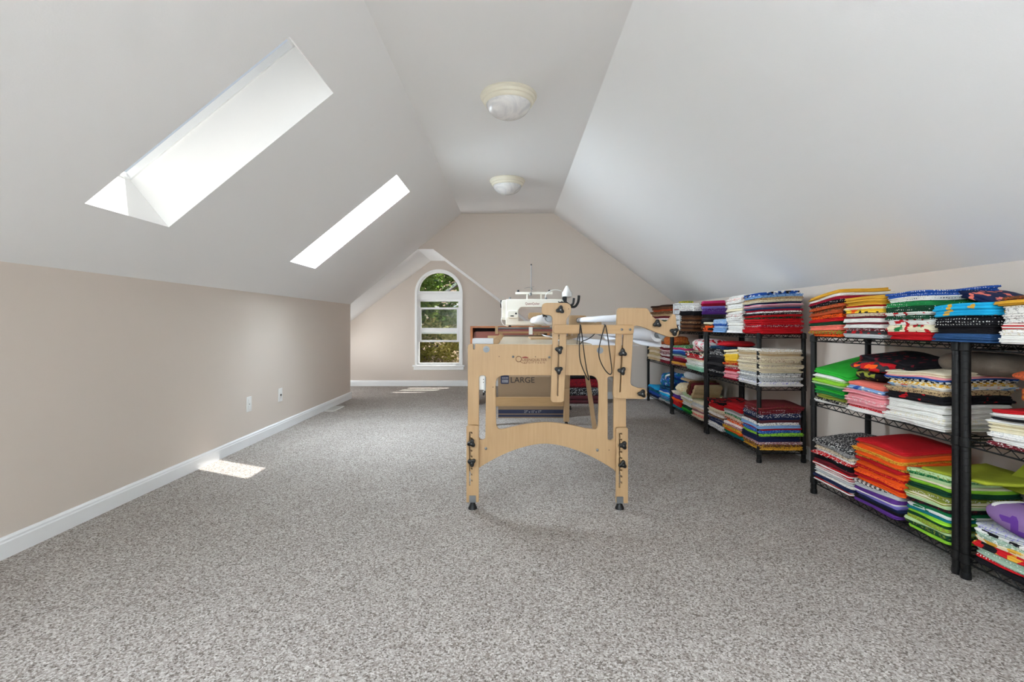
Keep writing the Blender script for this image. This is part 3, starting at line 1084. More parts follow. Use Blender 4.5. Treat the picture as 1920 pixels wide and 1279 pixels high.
# grey guard behind the near panel
plate('guard_plate', [[(885.5, 634, 4), (925, 634, 1), (925, 672, 1), (885.5, 672, 1)]], YP1, YP1 + 0.006, M['greypl'], QF)
# ratchet lever seen through the slot
plate('lever_plate', [[(897, 702, 1), (912.5, 702, 1), (912.5, 731, 1), (897, 731, 1)]], YP1 + 0.0, YP1 + 0.004, M['white_pl'], QF, bevel=0.0005)
lv = MB()
lv.tube([P(910, 700, YP1 + 0.0), P(909.5, 718, YP1 - 0.002), P(909, 731, YP1 - 0.004), P(907, 736, YP1 - 0.006)], 0.0042, 8, r1=0.006)
lv.build('lever', M['greypl'], QF, smooth=True)
MB().tube([P(908.8, 733, YP1 - 0.004), P(906, 741.5, YP1 - 0.006)], 0.0075, 8, r1=0.004).build('lever_tip', M['black'], QF, smooth=True)
for (x, y) in ((906.5, 711.5), (906.5, 717)): inst('pin_hole_plug', PIN, QF, P(x, y, YP1 - 0.0005))
# slanting brace
a, b = P(1098, 684, 3.45), P(1121.5, 852, 3.30)
MB().bar(a, b, 0.030, 0.020, up=(0, 1, 0)).build('brace', M['birch'], QF)


# rollers
def roller(x, z, r, mat, y0=YQ1, y1=YQ0 + DF, cloth=None, cr=0.0, c0=2.66, c1=4.62):
    o = MB().tube([(x, y0, z), (x, y1, z)], r, 20).build('roller', mat, QF, smooth=True)
    if cloth:
        mb = MB()
        ny_ = 24
        nn = 22
        for i in range(ny_ + 1):
            yy = c0 + (c1 - c0) * i / ny_
            for k in range(nn):
                a_ = 2 * math.pi * k / nn
                rr = cr * (1 + 0.05 * math.sin(3 * a_ + yy * 2.1) + 0.04 * math.sin(yy * 9 + a_))
                mb.v.append((x + rr * math.cos(a_), yy, z + rr * math.sin(a_)))
        for i in range(ny_):
            for k in range(nn):
                k2 = (k + 1) % nn
                mb.f.append((i * nn + k, i * nn + k2, (i + 1) * nn + k2, (i + 1) * nn + k))
        mb.f.append(tuple(range(nn)))
        mb.f.append(tuple(ny_ * nn + k for k in range(nn)))
        mb.build('wound_cloth', cloth, o, smooth=True)
    return o


CW = M['cloth_white']
roller(0.198, 1.012, 0.018, M['alu'], cloth=CW, cr=0.031)
rb = roller(0.645, 1.018, 0.0165, M['alu'], cloth=CW, cr=0.0225, c0=2.62, c1=4.64)
MB().lathe([(0.026, 0.0), (0.026, 0.02)], (0.645, 4.645, 1.018), axis='y', n=18).build('end_ring', M['black'], rb, smooth=True)
rc = roller(0.800, 0.920, 0.018, M['alu'], cloth=CW, cr=0.036, c0=2.66, c1=4.62)
roller(0.693, 0.610, 0.019, M['greypl'])
# loose cloth: flap under the front roller and leader towards the table
fl = MB()
nu, nv = 26, 8
for i in range(nu + 1):
    y = 2.70 + 1.90 * i / nu
    for j in range(nv + 1):
        t = j / nv
        x = 0.832 - 0.02 * t + 0.022 * math.sin(y * 7 + t * 2) * t
        z = 0.925 - (0.062 + 0.014 * math.sin(y * 5)) * t
        fl.v.append((x, y, z))
for i in range(nu):
    for j in range(nv):
        a_ = i * (nv + 1) + j
        fl.f.append((a_, a_ + 1, a_ + nv + 2, a_ + nv + 1))
o = fl.build('cloth_flap', CW, QF, smooth=True)
o.modifiers.new('solid', 'SOLIDIFY').thickness = 0.0025
fl = MB()
for i in range(nu + 1):
    y = 2.66 + 1.95 * i / nu
    for j in range(nv + 1):
        t = j / nv
        x = 0.26 + 0.44 * t
        z = 0.892 - 0.055 * math.sin(math.pi * min(1, t * 1.1)) * 0.7 - 0.035 * t + 0.006 * math.sin(y * 6 + t * 5)
        fl.v.append((x, y, z))
for i in range(nu):
    for j in range(nv):
        a_ = i * (nv + 1) + j
        fl.f.append((a_, a_ + 1, a_ + nv + 2, a_ + nv + 1))
o = fl.build('cloth_leader', CW, QF, smooth=True)
o.modifiers.new('solid', 'SOLIDIFY').thickness = 0.002


# elastic cords hanging over the cross bar
def smooth_path(pts, m=6):
    pts = [Vector(p) for p in pts]
    out = []
    for i in range(len(pts) - 1):
        p0, p1, p2, p3 = pts[max(i - 1, 0)], pts[i], pts[i + 1], pts[min(i + 2, len(pts) - 1)]
        for k in range(m):
            t = k / m
            out.append(0.5 * ((2 * p1) + (p2 - p0) * t + (2 * p0 - 5 * p1 + 4 * p2 - p3) * t * t + (3 * p1 - p0 - 3 * p2 + p3) * t ** 3))
    out.append(pts[-1])
    return out


YK = YB0 - 0.004
l1 = [(1088, 609.5), (1086.5, 640), (1087, 670), (1093, 692), (1104, 713), (1099.5, 690), (1095, 660), (1091.5, 630), (1088.4, 609.5)]
l2 = [(1134.5, 609.5), (1128, 632), (1123, 655), (1124, 672), (1132, 690), (1142, 701.5), (1147, 699), (1146.5, 686), (1142.5, 655), (1139, 628), (1135.2, 609.5)]
for pts, lab in ((l1, 'long narrow black elastic cord loop hanging from the wooden cross bar'), (l2, 'wide pear-shaped black elastic cord loop hanging from the cross bar')):
    pw = [P(x, y, YK) for x, y in pts]
    mb = MB().tube(smooth_path(pw), 0.0028, 7)
    mb.tube([pw[0], (pw[0].x, YB1 + 0.003, pw[0].z + 0.004), (pw[0].x, YB1 + 0.004, pw[0].z - 0.03)], 0.0028, 7)
    tag(mb.build('elastic_cord', M['black'], None, smooth=True, origin=pw[0]), lab, 'cord', 'elastic cords on the cross bar')
for pts, lab in (([(1117, 624), (1110, 631), (1100, 637), (1092, 640), (1087.5, 646)], 'short black cord slanting under the cross bar between loops'), ([(1085.5, 625), (1083, 635), (1082, 645.5)], 'short straight black cord end below the cross bar')):
    pw = [P(x, y, YB1 + 0.006) for x, y in pts]
    tag(MB().tube(smooth_path(pw), 0.0026, 7).build('elastic_cord', M['black'], None, smooth=True, origin=pw[0]), lab, 'cord', 'elastic cords on the cross bar')

# ------------------------------------------------------------------ carriage and quilting machine
CR = thing('machine_carriage', 'wooden wheeled carriage with dark red edge under the white machine', 'carriage', (0.18, 4.45, 0.874))
MB().box((-0.12, 4.22, 0.900), (0.50, 4.66, 0.916)).build('base_board', M['birch_x'], CR)
MB().box((-0.12, 4.205, 0.917), (0.52, 4.22, 0.936)).build('edge_strip', M['red_strip'], CR)
for y in (4.215, 4.65): MB().tube([(-0.13, y, 0.944), (0.53, y, 0.944)], 0.006, 10).build('guide_rod', M['alu'], CR, smooth=True)
WH = MB().lathe([(0.010, -0.011), (0.020, -0.010), (0.020, -0.004), (0.016, 0.0), (0.020, 0.004), (0.020, 0.010), (0.010, 0.011)], (0, 0, 0), axis='x', n=18).mesh('wheel', M['birch'], smooth=True)
for x in (-0.10, 0.50):
    for y in (4.25, 4.62): inst('wheel', WH, CR, (x, y, 0.894))
for x in (-0.134, 0.534):
    MB().box((x - 0.012, 4.20, 0.895), (x + 0.012, 4.24, 0.962)).build('end_block', M['birch'], CR)
MB().box((0.20, 4.3, 0.916), (0.42, 4.34, 0.936)).build('encoder_box', M['dark'], CR)
tg = P(995.5, 620, 4.15)
MB().box((tg.x - 0.016, 4.185, tg.z - 0.034), (tg.x + 0.016, 4.203, tg.z + 0.03)).build('hang_tag', M['white_pl'], CR)

YM = 4.44
QM = thing('quilting_machine', 'white long-arm quilting machine with black handlebars and thread mast', 'sewing machine', P(1000, 612, 4.5))
body = [(949, 561, 2), (1057, 561, 5), (1057, 594, 2), (1041, 594, 2), (1041, 576, 3), (976, 576, 3), (972, 581, 2), (972, 602, 1), (1062, 602, 1), (1062, 610, 1), (948, 610, 1)]
plate('body', [body], YM, YM + 0.12, M['cream_metal'], QM, bevel=0.005)
plate('rear_cover', [[(940.5, 563, 3), (949.5, 562, 1), (949.5, 601, 2), (940.5, 600, 3)]], YM + 0.005, YM + 0.115, M['cream_metal'], QM, bevel=0.004)
MB().tube([P(939.5, 566, YM), P(938.8, 570, YM - 0.01), P(939.3, 577, YM)], 0.005, 8).build('rear_handle', M['black'], QM)
MB().lathe([(0.0, 0.0), (0.008, 0.0), (0.008, 0.03), (0.0, 0.03)], P(939.8, 564.5, YM + 0.04), axis='y', n=12).build('rear_knob', M['black'], QM)
plate('motor_cover', [[(951, 582, 5), (972, 582, 5), (972, 597, 5), (951, 597, 5)]], YM - 0.025, YM, M['cream_metal'], QM, bevel=0.006)
MB().lathe([(0.009, 0.0), (0.009, -0.012), (0.0, -0.012)], P(967.5, 588, YM - 0.025), axis='y', n=14).build('motor_knob', M['black'], QM)
plate('vent_slot', [[(957, 591.5, 0), (963.5, 591.5, 0), (963.5, 593.5, 0), (957, 593.5, 0)]], YM - 0.0265, YM - 0.0245, M['dark'], QM, bevel=0.0002)
text_on('lettering', 'QueenQuilter', 985, 567, 1012, 571.5, YM - 0.001, M['red_ink'], QM)
plate('thread_rail', [[(966.5, 547.5, 0.5), (1036, 547.5, 0.5), (1036, 551.8, 0.5), (966.5, 551.8, 0.5)]], YM + 0.045, YM + 0.070, M['cream_metal'], QM, bevel=0.001)
for x in (988.5, 1014.5):
    MB().tube([P(x, 552, YM + 0.057), P(x, 561.5, YM + 0.057)], 0.008, 10).build('rail_post', M['cream_metal'], QM, smooth=True)
for x in (971.5, 1030):
    MB().lathe([(0.0, 0.02), (0.008, 0.018), (0.011, 0.008), (0.011, 0.0), (0.0, 0.0)], P(x, 547.5, YM + 0.057), n=14).build('spool_cap', M['black'], QM, smooth=True)
MB().tube([P(996, 551, YM + 0.04), P(996, 497, YM + 0.04)], 0.0034, 10).build('thread_mast', M['steel'], QM, smooth=True)
MB().lathe([(0.0, 0.008), (0.007, 0.006), (0.007, -0.006), (0.0, -0.006)], P(996, 496.5, YM + 0.04), n=12).build('mast_cap', M['black'], QM)
MB().tube([P(983, 540.5, YM + 0.03), P(990, 539, YM + 0.04), P(996, 539, YM + 0.04), P(1001, 537.6, YM + 0.05)], 0.0022, 6).build('thread_guide', M['steel'], QM)
MB().tube([P(996, 540, YM + 0.04), P(999, 543, YM + 0.03)], 0.003, 6).build('guide_clamp', M['steel'], QM)
MB().lathe([(0.012, 0.0), (0.012, 0.02), (0.006, 0.024)], P(995, 554, YM + 0.04), n=12).build('tension_disc', M['steel'], QM)
for (x, y) in ((956, 559.5), (1024, 560)):
    MB().lathe([(0.010, 0.0), (0.010, 0.014), (0.0, 0.016)], P(x, y + 1, YM + 0.05), n=12).build('oil_cap', M['alu'], QM)
hd = P(1063, 548, YM + 0.06)
MB().lathe([(0.0, 0.062), (0.010, 0.058), (0.036, 0.008), (0.046, -0.004), (0.046, -0.040), (0.030, -0.050), (0.0, -0.050)], hd, n=22).build('lamp_head', M['white_pl'], QM, smooth=True)
MB().box((hd.x - 0.04, YM + 0.02, P(0, 566, YM).z), (hd.x - 0.005, YM + 0.10, P(0, 556, YM).z)).build('lamp_bracket', M['black'], QM, bevel=0.003)
MB().tube(smooth_path([P(1056, 559, YM - 0.02), P(1060, 566, YM - 0.03), P(1069, 573, YM - 0.03)]), 0.011, 10).build('handlebar', M['black'], QM, smooth=True)
MB().tube(smooth_path([P(1069, 573, YM - 0.03), P(1074, 570, YM - 0.03), P(1076, 559, YM - 0.03)]), 0.011, 10).build('handlebar', M['black'], QM, smooth=True)
MB().tube(smooth_path([P(1069, 575, YM + 0.08), P(1078, 575, YM + 0.08), P(1084, 566, YM + 0.08), P(1085.5, 554, YM + 0.08)]), 0.012, 10).build('handlebar', M['black'], QM, smooth=True)
MB().tube([P(1052, 566, YM - 0.03), P(1069, 574, YM - 0.03), P(1069, 576, YM + 0.08)], 0.008, 8).build('handle_mount', M['black'], QM, smooth=True)
MB().tube(smooth_path([P(1022, 558, YM + 0.03), P(1026, 549, YM + 0.03), P(1040, 543.5, YM + 0.03), P(1053, 546, YM + 0.05)]), 0.0035, 7).build('lamp_cord', M['white_pl'], QM, smooth=True)
MB().tube(smooth_path([P(942, 594, YM), P(940, 600, YM), P(944, 609, YM), P(952, 612, YM)]), 0.0035, 7).build('power_cord', M['white_pl'], QM, smooth=True)
MB().tube([P(1049, 594, YM + 0.06), P(1049, 601.5, YM + 0.06)], 0.006, 8).build('needle_bar', M['steel'], QM)
for x in (956, 1052):
    for dy in (0.02, 0.10):
        MB().lathe([(0.012, -0.014), (0.012, 0.0), (0.0, 0.0)], P(x, 610, YM + dy) * 1.0, n=12).build('machine_foot', M['black'], QM)

# ------------------------------------------------------------------ moving box, desk, quilts on the floor
YX = 5.05
BX = thing('cardboard_box', 'brown cardboard moving box printed LARGE under the quilting frame', 'box', (0.19, YX + 0.19, 0))
xa, xb = P(934, 0, YX).x, P(1057, 0, YX).x
MB().box((xa, YX, 0), (xb, YX + 0.38, 0.43)).build('body', M['card'], BX, bevel=0.002)
for (y0, y1, col) in ((768.2, 775.6, 'navy_ink'), (777.4, 781.8, 'navy_ink')):
    a, b = P(934.3, y1, YX), P(1056.7, y0, YX)
    MB().box((a.x, YX - 0.0012, a.z), (b.x, YX, b.z)).build('printed_band', M[col], BX)
plate('printed_badge', [[(938.8, 704, 2.5), (954.3, 704, 2.5), (954.3, 720, 2.5), (938.8, 720, 2.5)]], YX - 0.0014, YX, M['navy_ink'], BX, bevel=0.0002)
for row, (y0, y1, cols) in enumerate(((707.2, 710.4, [(941.5, 1.6), (944, 1.6), (946.6, 1.6), (949, 1.6), (951.2, 1.4)]), (711.8, 717.8, [(941.3, 2.4), (944.6, 2.2), (947.3, 2.2), (950.0, 2.6)]))):
    for (x, w_) in cols:
        a, b = P(x, y1, YX - 0.0014), P(x + w_, y0, YX - 0.0014)
        mk = MB()
        t_ = (b.x - a.x) * 0.3
        mk.box((a.x, YX - 0.0022, a.z), (a.x + t_, YX - 0.0014, b.z))
        mk.box((b.x - t_, YX - 0.0022, a.z), (b.x, YX - 0.0014, b.z))
        mk.box((a.x, YX - 0.0022, (a.z + b.z) / 2 - t_ / 2), (b.x, YX - 0.0014, (a.z + b.z) / 2 + t_ / 2))
        mk.build('badge_mark', M['pale_ink'], BX)
text_on('lettering', 'LARGE', 957.8, 707.2, 1002.3, 717.6, YX - 0.0012, M['dark_ink'], BX)
text_on('lettering', '27" x 15" x 17"', 983, 769.8, 1015, 774.2, YX - 0.002, M['pale_ink'], BX)

YD = 5.75
DK = thing('sewing_desk', 'brown wooden desk with a reddish hinged leaf behind the quilting frame', 'desk', (0.0, YD + 0.25, 0))
xl_, xr_ = -0.497, 0.45
MB().box((xl_, YD, 0.934), (xr_, YD + 0.5, 0.957)).build('desk_top', M['desk'], DK, bevel=0.002)
MB().box((xl_, YD, 0), (xl_ + 0.03, YD + 0.5, 0.934)).build('side_panel', M['desk'], DK, bevel=0.002)
MB().box((xr_ - 0.03, YD, 0), (xr_, YD + 0.5, 0.934)).build('side_panel', M['desk'], DK, bevel=0.002)
MB().box((xl_ + 0.03, YD + 0.40, 0.52), (xr_ - 0.03, YD + 0.42, 0.934)).build('back_panel', M['desk_dark'], DK)
plate('hinged_leaf', [[(888, 621.5, 5), (1020, 621.5, 5), (1020, 690, 2), (888, 690, 2)]], YD + 0.06, YD + 0.08, M['leaf_panel'], DK, bevel=0.003)

# ------------------------------------------------------------------ fabrics: colours and patterns
COLOURS = {
    'red': (186, 26, 34), 'crimson': (150, 22, 46), 'maroon': (104, 28, 38), 'orange': (236, 92, 30), 'rust': (186, 82, 46), 'salmon': (236, 124, 108),
    'gold': (216, 164, 56), 'yellow': (240, 200, 66), 'cream': (232, 222, 194), 'tan': (192, 166, 128), 'beige': (212, 198, 174), 'white': (238, 236, 232),
    'grey': (150, 149, 148), 'pale grey': (200, 202, 204), 'black': (26, 24, 28), 'charcoal': (56, 54, 56), 'navy': (30, 38, 72), 'blue': (38, 80, 160),
    'denim': (46, 78, 122), 'light blue': (134, 172, 214), 'turquoise': (32, 164, 210), 'teal': (22, 112, 124), 'green': (34, 122, 66), 'dark green': (24, 66, 44),
    'emerald': (20, 110, 64), 'lime': (146, 206, 56), 'bright green': (44, 170, 52), 'olive': (138, 146, 56), 'sage': (152, 176, 156), 'mint': (150, 210, 180),
    'pale green': (190, 216, 164), 'purple': (92, 52, 134), 'lilac': (134, 126, 206), 'pink': (236, 158, 166), 'hot pink': (204, 54, 116), 'brown': (106, 68, 44),
    'dark brown': (62, 42, 32), 'mauve': (160, 110, 120), 'yellow-green': (158, 166, 48), 'plum': (126, 98, 144)}
FAB = {}


def fabric(c1, pat='solid', c2=None, c3=None):
    key = (c1, pat, c2, c3)
    if key in FAB: return FAB[key]
    m, nt, b = new_mat('fabric_' + '_'.join(str(k).replace(' ', '_') for k in key if k))
    N, L = nt.nodes, nt.links
    a = (*lin(COLOURS[c1]), 1)
    d = (*lin(COLOURS[c2]), 1) if c2 else a
    e = (*lin(COLOURS[c3]), 1) if c3 else d
    b.inputs['Roughness'].default_value = 0.92
    b.inputs['Specular IOR Level'].default_value = 0.15
    tc = N.new('ShaderNodeTexCoord')
    wv = N.new('ShaderNodeTexNoise')
    wv.inputs['Scale'].default_value = 26
    wv.inputs['Detail'].default_value = 3
    L.new(tc.outputs['Object'], wv.inputs['Vector'])
    r = N.new('ShaderNodeValToRGB')
    r.color_ramp.interpolation = 'CONSTANT'
    el = r.color_ramp.elements

    def stops(lst):
        while len(el) > 1: el.remove(el[-1])
        el[0].position, el[0].color = lst[0]
        for p_, c_ in lst[1:]:
            k = el.new(p_)
            k.color = c_
    if pat == 'solid':
        r.color_ramp.interpolation = 'LINEAR'
        stops([(0.3, tuple(v * 0.86 for v in a[:3]) + (1,)), (0.7, a)])
        L.new(wv.outputs[0], r.inputs[0])
    elif pat == 'dots':
        t = N.new('ShaderNodeTexVoronoi')
        t.inputs['Scale'].default_value = 88
        t.inputs['Randomness'].default_value = 0.3
        L.new(tc.outputs['Object'], t.inputs['Vector'])
        stops([(0.0, d), (0.24, a)])
        L.new(t.outputs['Distance'], r.inputs[0])
    elif pat == 'floral':
        t = N.new('ShaderNodeTexVoronoi')
        t.inputs['Scale'].default_value = 46
        L.new(tc.outputs['Object'], t.inputs['Vector'])
        sp = N.new('ShaderNodeSeparateColor')
        L.new(t.outputs['Color'], sp.inputs[0])
        stops([(0.0, a), (0.46, d), (0.76, e), (0.92, a)])
        L.new(sp.outputs[0], r.inputs[0])
    elif pat == 'patch':
        t = N.new('ShaderNodeTexVoronoi')
        t.inputs['Scale'].default_value = 13
        t.distance = 'CHEBYCHEV'
        L.new(tc.outputs['Object'], t.inputs['Vector'])
        sp = N.new('ShaderNodeSeparateColor')
        L.new(t.outputs['Color'], sp.inputs[0])
        stops([(0.0, a), (0.4, d), (0.72, e)])
        L.new(sp.outputs[0], r.inputs[0])
    elif pat == 'print':
        t = N.new('ShaderNodeTexNoise')
        t.inputs['Scale'].default_value = 120
        t.inputs['Detail'].default_value = 2
        L.new(tc.outputs['Object'], t.inputs['Vector'])
        stops([(0.0, e if c3 else a), (0.38, a), (0.575, d), (0.67, a)])
        L.new(t.outputs[0], r.inputs[0])
    elif pat == 'stripe':
        t = N.new('ShaderNodeTexWave')
        t.inputs['Scale'].default_value = 30
        t.bands_direction = 'Z'
        L.new(tc.outputs['Object'], t.inputs['Vector'])
        stops([(0.0, a), (0.5, d)])
        L.new(t.outputs[1], r.inputs[0])
    elif pat == 'check':
        t = N.new('ShaderNodeTexChecker')
        t.inputs['Scale'].default_value = 70
        t.inputs['Color1'].default_value = a
        t.inputs['Color2'].default_value = d
        L.new(tc.outputs['Object'], t.inputs['Vector'])
    if pat == 'check': L.new(t.outputs['Color'], b.inputs['Base Color'])
    else: L.new(r.outputs[0], b.inputs['Base Color'])
    bp = N.new('ShaderNodeBump')
    bp.inputs['Strength'].default_value = 0.35
    bp.inputs['Distance'].default_value = 0.006
    L.new(wv.outputs[0], bp.inputs['Height'])
    L.new(bp.outputs[0], b.inputs['Normal'])
    FAB[key] = m
    return m


PATWORD = {'dots': 'dotted', 'floral': 'flowered', 'print': 'printed', 'stripe': 'striped', 'check': 'checked'}
ORD = ['first', 'second', 'third', 'fourth', 'fifth', 'sixth', 'seventh', 'eighth', 'ninth', 'tenth', 'eleventh', 'twelfth', 'thirteenth', 'fourteenth', 'fifteenth', 'sixteenth',
       'seventeenth', 'eighteenth', 'nineteenth', 'twentieth', 'twenty-first', 'twenty-second', 'twenty-third', 'twenty-fourth', 'twenty-fifth', 'twenty-sixth', 'twenty-seventh', 'twenty-eighth']

# ------------------------------------------------------------------ wire racks
RX0, RX1 = 1.750, 2.065
SHELF_Z = (0.090, 0.538, 0.908)
RACK_Y = [(0.955, 1.865), (1.902, 2.805), (3.425, 4.328), (4.368, 5.268), (5.306, 6.206)]
RACK_NAME = ['nearest rack', 'second rack', 'third rack', 'fourth rack', 'farthest rack']
RACK_LABEL = ['black wire rack cut off by the right edge of the photo', 'black wire rack holding the orange and green stacks, second nearest',
              'black wire rack with the tall cream fabric stack, third nearest', 'black wire rack holding the white plastic drawer tower',
              'black wire rack farthest away, behind the quilting frame arm']


def rack_parts(ly):
    parts = {}
    mb = MB().lathe([(0.0155, 0.022), (0.0155, 0.905), (0.012, 0.918), (0.0, 0.920)], (0, 0, 0), n=18)
    for k in range(33): mb.lathe([(0.0155, 0.04 + k * 0.0265), (0.0162, 0.041 + k * 0.0265), (0.0155, 0.042 + k * 0.0265)], (0, 0, 0), n=18)
    parts['post'] = mb.mesh('post', M['blackmetal'], smooth=True)
    parts['foot'] = MB().lathe([(0.0, 0.0), (0.017, 0.0), (0.0185, 0.010), (0.017, 0.026), (0.0155, 0.027)], (0, 0, 0), n=18).mesh('foot', M['black'], smooth=True)
    parts['collar'] = MB().lathe([(0.0160, -0.032), (0.0192, -0.029), (0.0180, 0.006), (0.0160, 0.007)], (0, 0, 0), n=18).mesh('collar', M['blackmetal'], smooth=True)
    dx = RX1 - RX0
    rim = MB()
    h = 0.026
    r_ = 0.0032
    c4 = [(0, 0), (dx, 0), (dx, ly), (0, ly)]
    for i in range(4):
        (xa_, ya_), (xb_, yb_) = c4[i], c4[(i + 1) % 4]
        A, B = Vector((xa_, ya_, 0)), Vector((xb_, yb_, 0))
        d = (B - A).normalized()
        A, B = A + d * 0.012, B - d * 0.012
        rim.tube([A, B], r_, 6)
        rim.tube([A - Vector((0, 0, h)), B - Vector((0, 0, h))], r_, 6)
        n_ = max(4, int(round((B - A).length / 0.030)))
        z_ = []
        for k in range(n_ + 1):
            p = A + (B - A) * k / n_
            z_.append(p - Vector((0, 0, 0.001 if k % 2 else h - 0.001)))
        rim.tube(z_, 0.0021, 5)
    parts['shelf'] = rim.mesh('shelf', M['blackmetal'])
    dk = MB()
    nw = int(ly / 0.026)
    for k in range(1, nw):
        y = ly * k / nw
        dk.tube([(0, y, 0.0015), (dx, y, 0.0015)], 0.0017, 4)
    for x in (dx * 0.33, dx * 0.66): dk.tube([(x, 0, -0.003), (x, ly, -0.003)], 0.0028, 5)
    parts['deck_wires'] = dk.mesh('deck_wires', M['blackmetal'])
    return parts


RP = rack_parts(0.903)
for ri, (ya, yb) in enumerate(RACK_Y):
    root = thing('wire_rack', RACK_LABEL[ri], 'shelf rack', (RX0, ya, 0), 'black wire racks along the right wall')
    for x in (RX0, RX1):
        for y in (ya, yb):
            o = inst('post', RP['post'], root, (x, y, 0))
            f = bpy.data.objects.new('foot', RP['foot'])
            COL.objects.link(f)
            f.parent = o
            for z in SHELF_Z:
                f = bpy.data.objects.new('collar', RP['collar'])
                COL.objects.link(f)
                f.parent = o
                f.location = (0, 0, z)
    for z in SHELF_Z:
        o = inst('shelf', RP['shelf'], root, (RX0, ya, z))
        f = bpy.data.objects.new('deck_wires', RP['deck_wires'])
        COL.objects.link(f)
        f.parent = o
        f['kind'] = 'stuff'


# ------------------------------------------------------------------ folded fabrics
def slab(wy, dx, t, seed, lobes=2, bend=None, rough=0.006):
    """folded cloth: rounded block with fold lines round its edges; origin at the bottom centre of the front edge"""
    r_ = random.Random(seed)
    ph = [r_.uniform(0, 6.28) for _ in range(6)]
    rc_ = min(0.016, wy * 0.2, dx * 0.2)
    base = []
    nf, ns, nc = 9, 7, 3
    cs = [(rc_, -wy / 2 + rc_, math.pi, 1.5 * math.pi), (dx - rc_, -wy / 2 + rc_, 1.5 * math.pi, 2 * math.pi), (dx - rc_, wy / 2 - rc_, 0, 0.5 * math.pi), (rc_, wy / 2 - rc_, 0.5 * math.pi, math.pi)]
    cnt = [ns, nf, ns, nf]
    for i, (cx, cy, a0, a1) in enumerate(cs):
        for k in range(nc + 1):
            a = a0 + (a1 - a0) * k / nc
            base.append((cx + rc_ * math.cos(a), cy + rc_ * math.sin(a), math.cos(a), math.sin(a)))
        nx_ = cs[(i + 1) % 4]
        pa = base[-1]
        pb = (nx_[0] + rc_ * math.cos(nx_[2]), nx_[1] + rc_ * math.sin(nx_[2]))
        for k in range(1, cnt[i]):
            q = k / cnt[i]
            base.append((pa[0] + (pb[0] - pa[0]) * q, pa[1] + (pb[1] - pa[1]) * q, pa[2], pa[3]))
    n_ = len(base)
    vs_, fs = [], []
    lev = []
    lt = t / lobes
    for l in range(lobes):
        sh = r_.uniform(-rough, rough) * 0.8
        for (q, ins) in ((0.02, 0.0065), (0.25, 0.0014), (0.5, 0.0), (0.75, 0.0014), (0.98, 0.0065)):
            lev.append((l * lt + q * lt, min(ins, lt * 0.42) + sh))

    def zz(x, y, z):
        return z + (bend(x, y, z) if bend else 0.0)
    for li, (z, ins) in enumerate(lev):
        for (x, y, nx_, ny_) in base:
            wob = rough * 0.55 * (math.sin(y * 31 + ph[0]) + math.sin(x * 23 + y * 17 + ph[1])) * (0.6 + 0.4 * math.sin(z * 60 + ph[2]))
            k = -ins + wob
            X, Y_ = x + nx_ * k, y + ny_ * k
            vs_.append((X, Y_, zz(X, Y_, z)))
    for li in range(len(lev) - 1):
        for k in range(n_):
            k2 = (k + 1) % n_
            fs.append((li * n_ + k, li * n_ + k2, (li + 1) * n_ + k2, (li + 1) * n_ + k))
    for (li, up) in ((0, False), (len(lev) - 1, True)):
        prev = li * n_
        for s_ in (0.66, 0.33):
            b0 = len(vs_)
            for k in range(n_):
                px, py, _ = vs_[li * n_ + k]
                X, Y_ = dx / 2 + (px - dx / 2) * s_, py * s_
                vs_.append((X, Y_, zz(X, Y_, lev[li][0])))
            for k in range(n_):
                k2 = (k + 1) % n_
                f = (prev + k, prev + k2, b0 + k2, b0 + k)
                fs.append(f if up else f[::-1])
            prev = b0
        b0 = len(vs_)
        vs_.append((dx / 2, 0, zz(dx / 2, 0, lev[li][0])))
        for k in range(n_):
            f = (prev + k, prev + (k + 1) % n_, b0)
            fs.append(f if up else f[::-1])
    me = bpy.data.meshes.new('folded_fabric')
    me.from_pydata(vs_, [], fs)
    me.shade_smooth()
    return me


NFAB = 0


def parse(tok):
    tok = tok.strip()
    wt = 1.0
    if '*' in tok:
        tok, q = tok.split('*')
        wt = float(q)
    p = [q.strip() for q in tok.split('/')]
    return p, wt


def describe(p):
    if len(p) == 1: return p[0]
    c2 = p[2].replace(' ', '-')
    return c2 + '-' + PATWORD[p[1]] + ' ' + p[0]


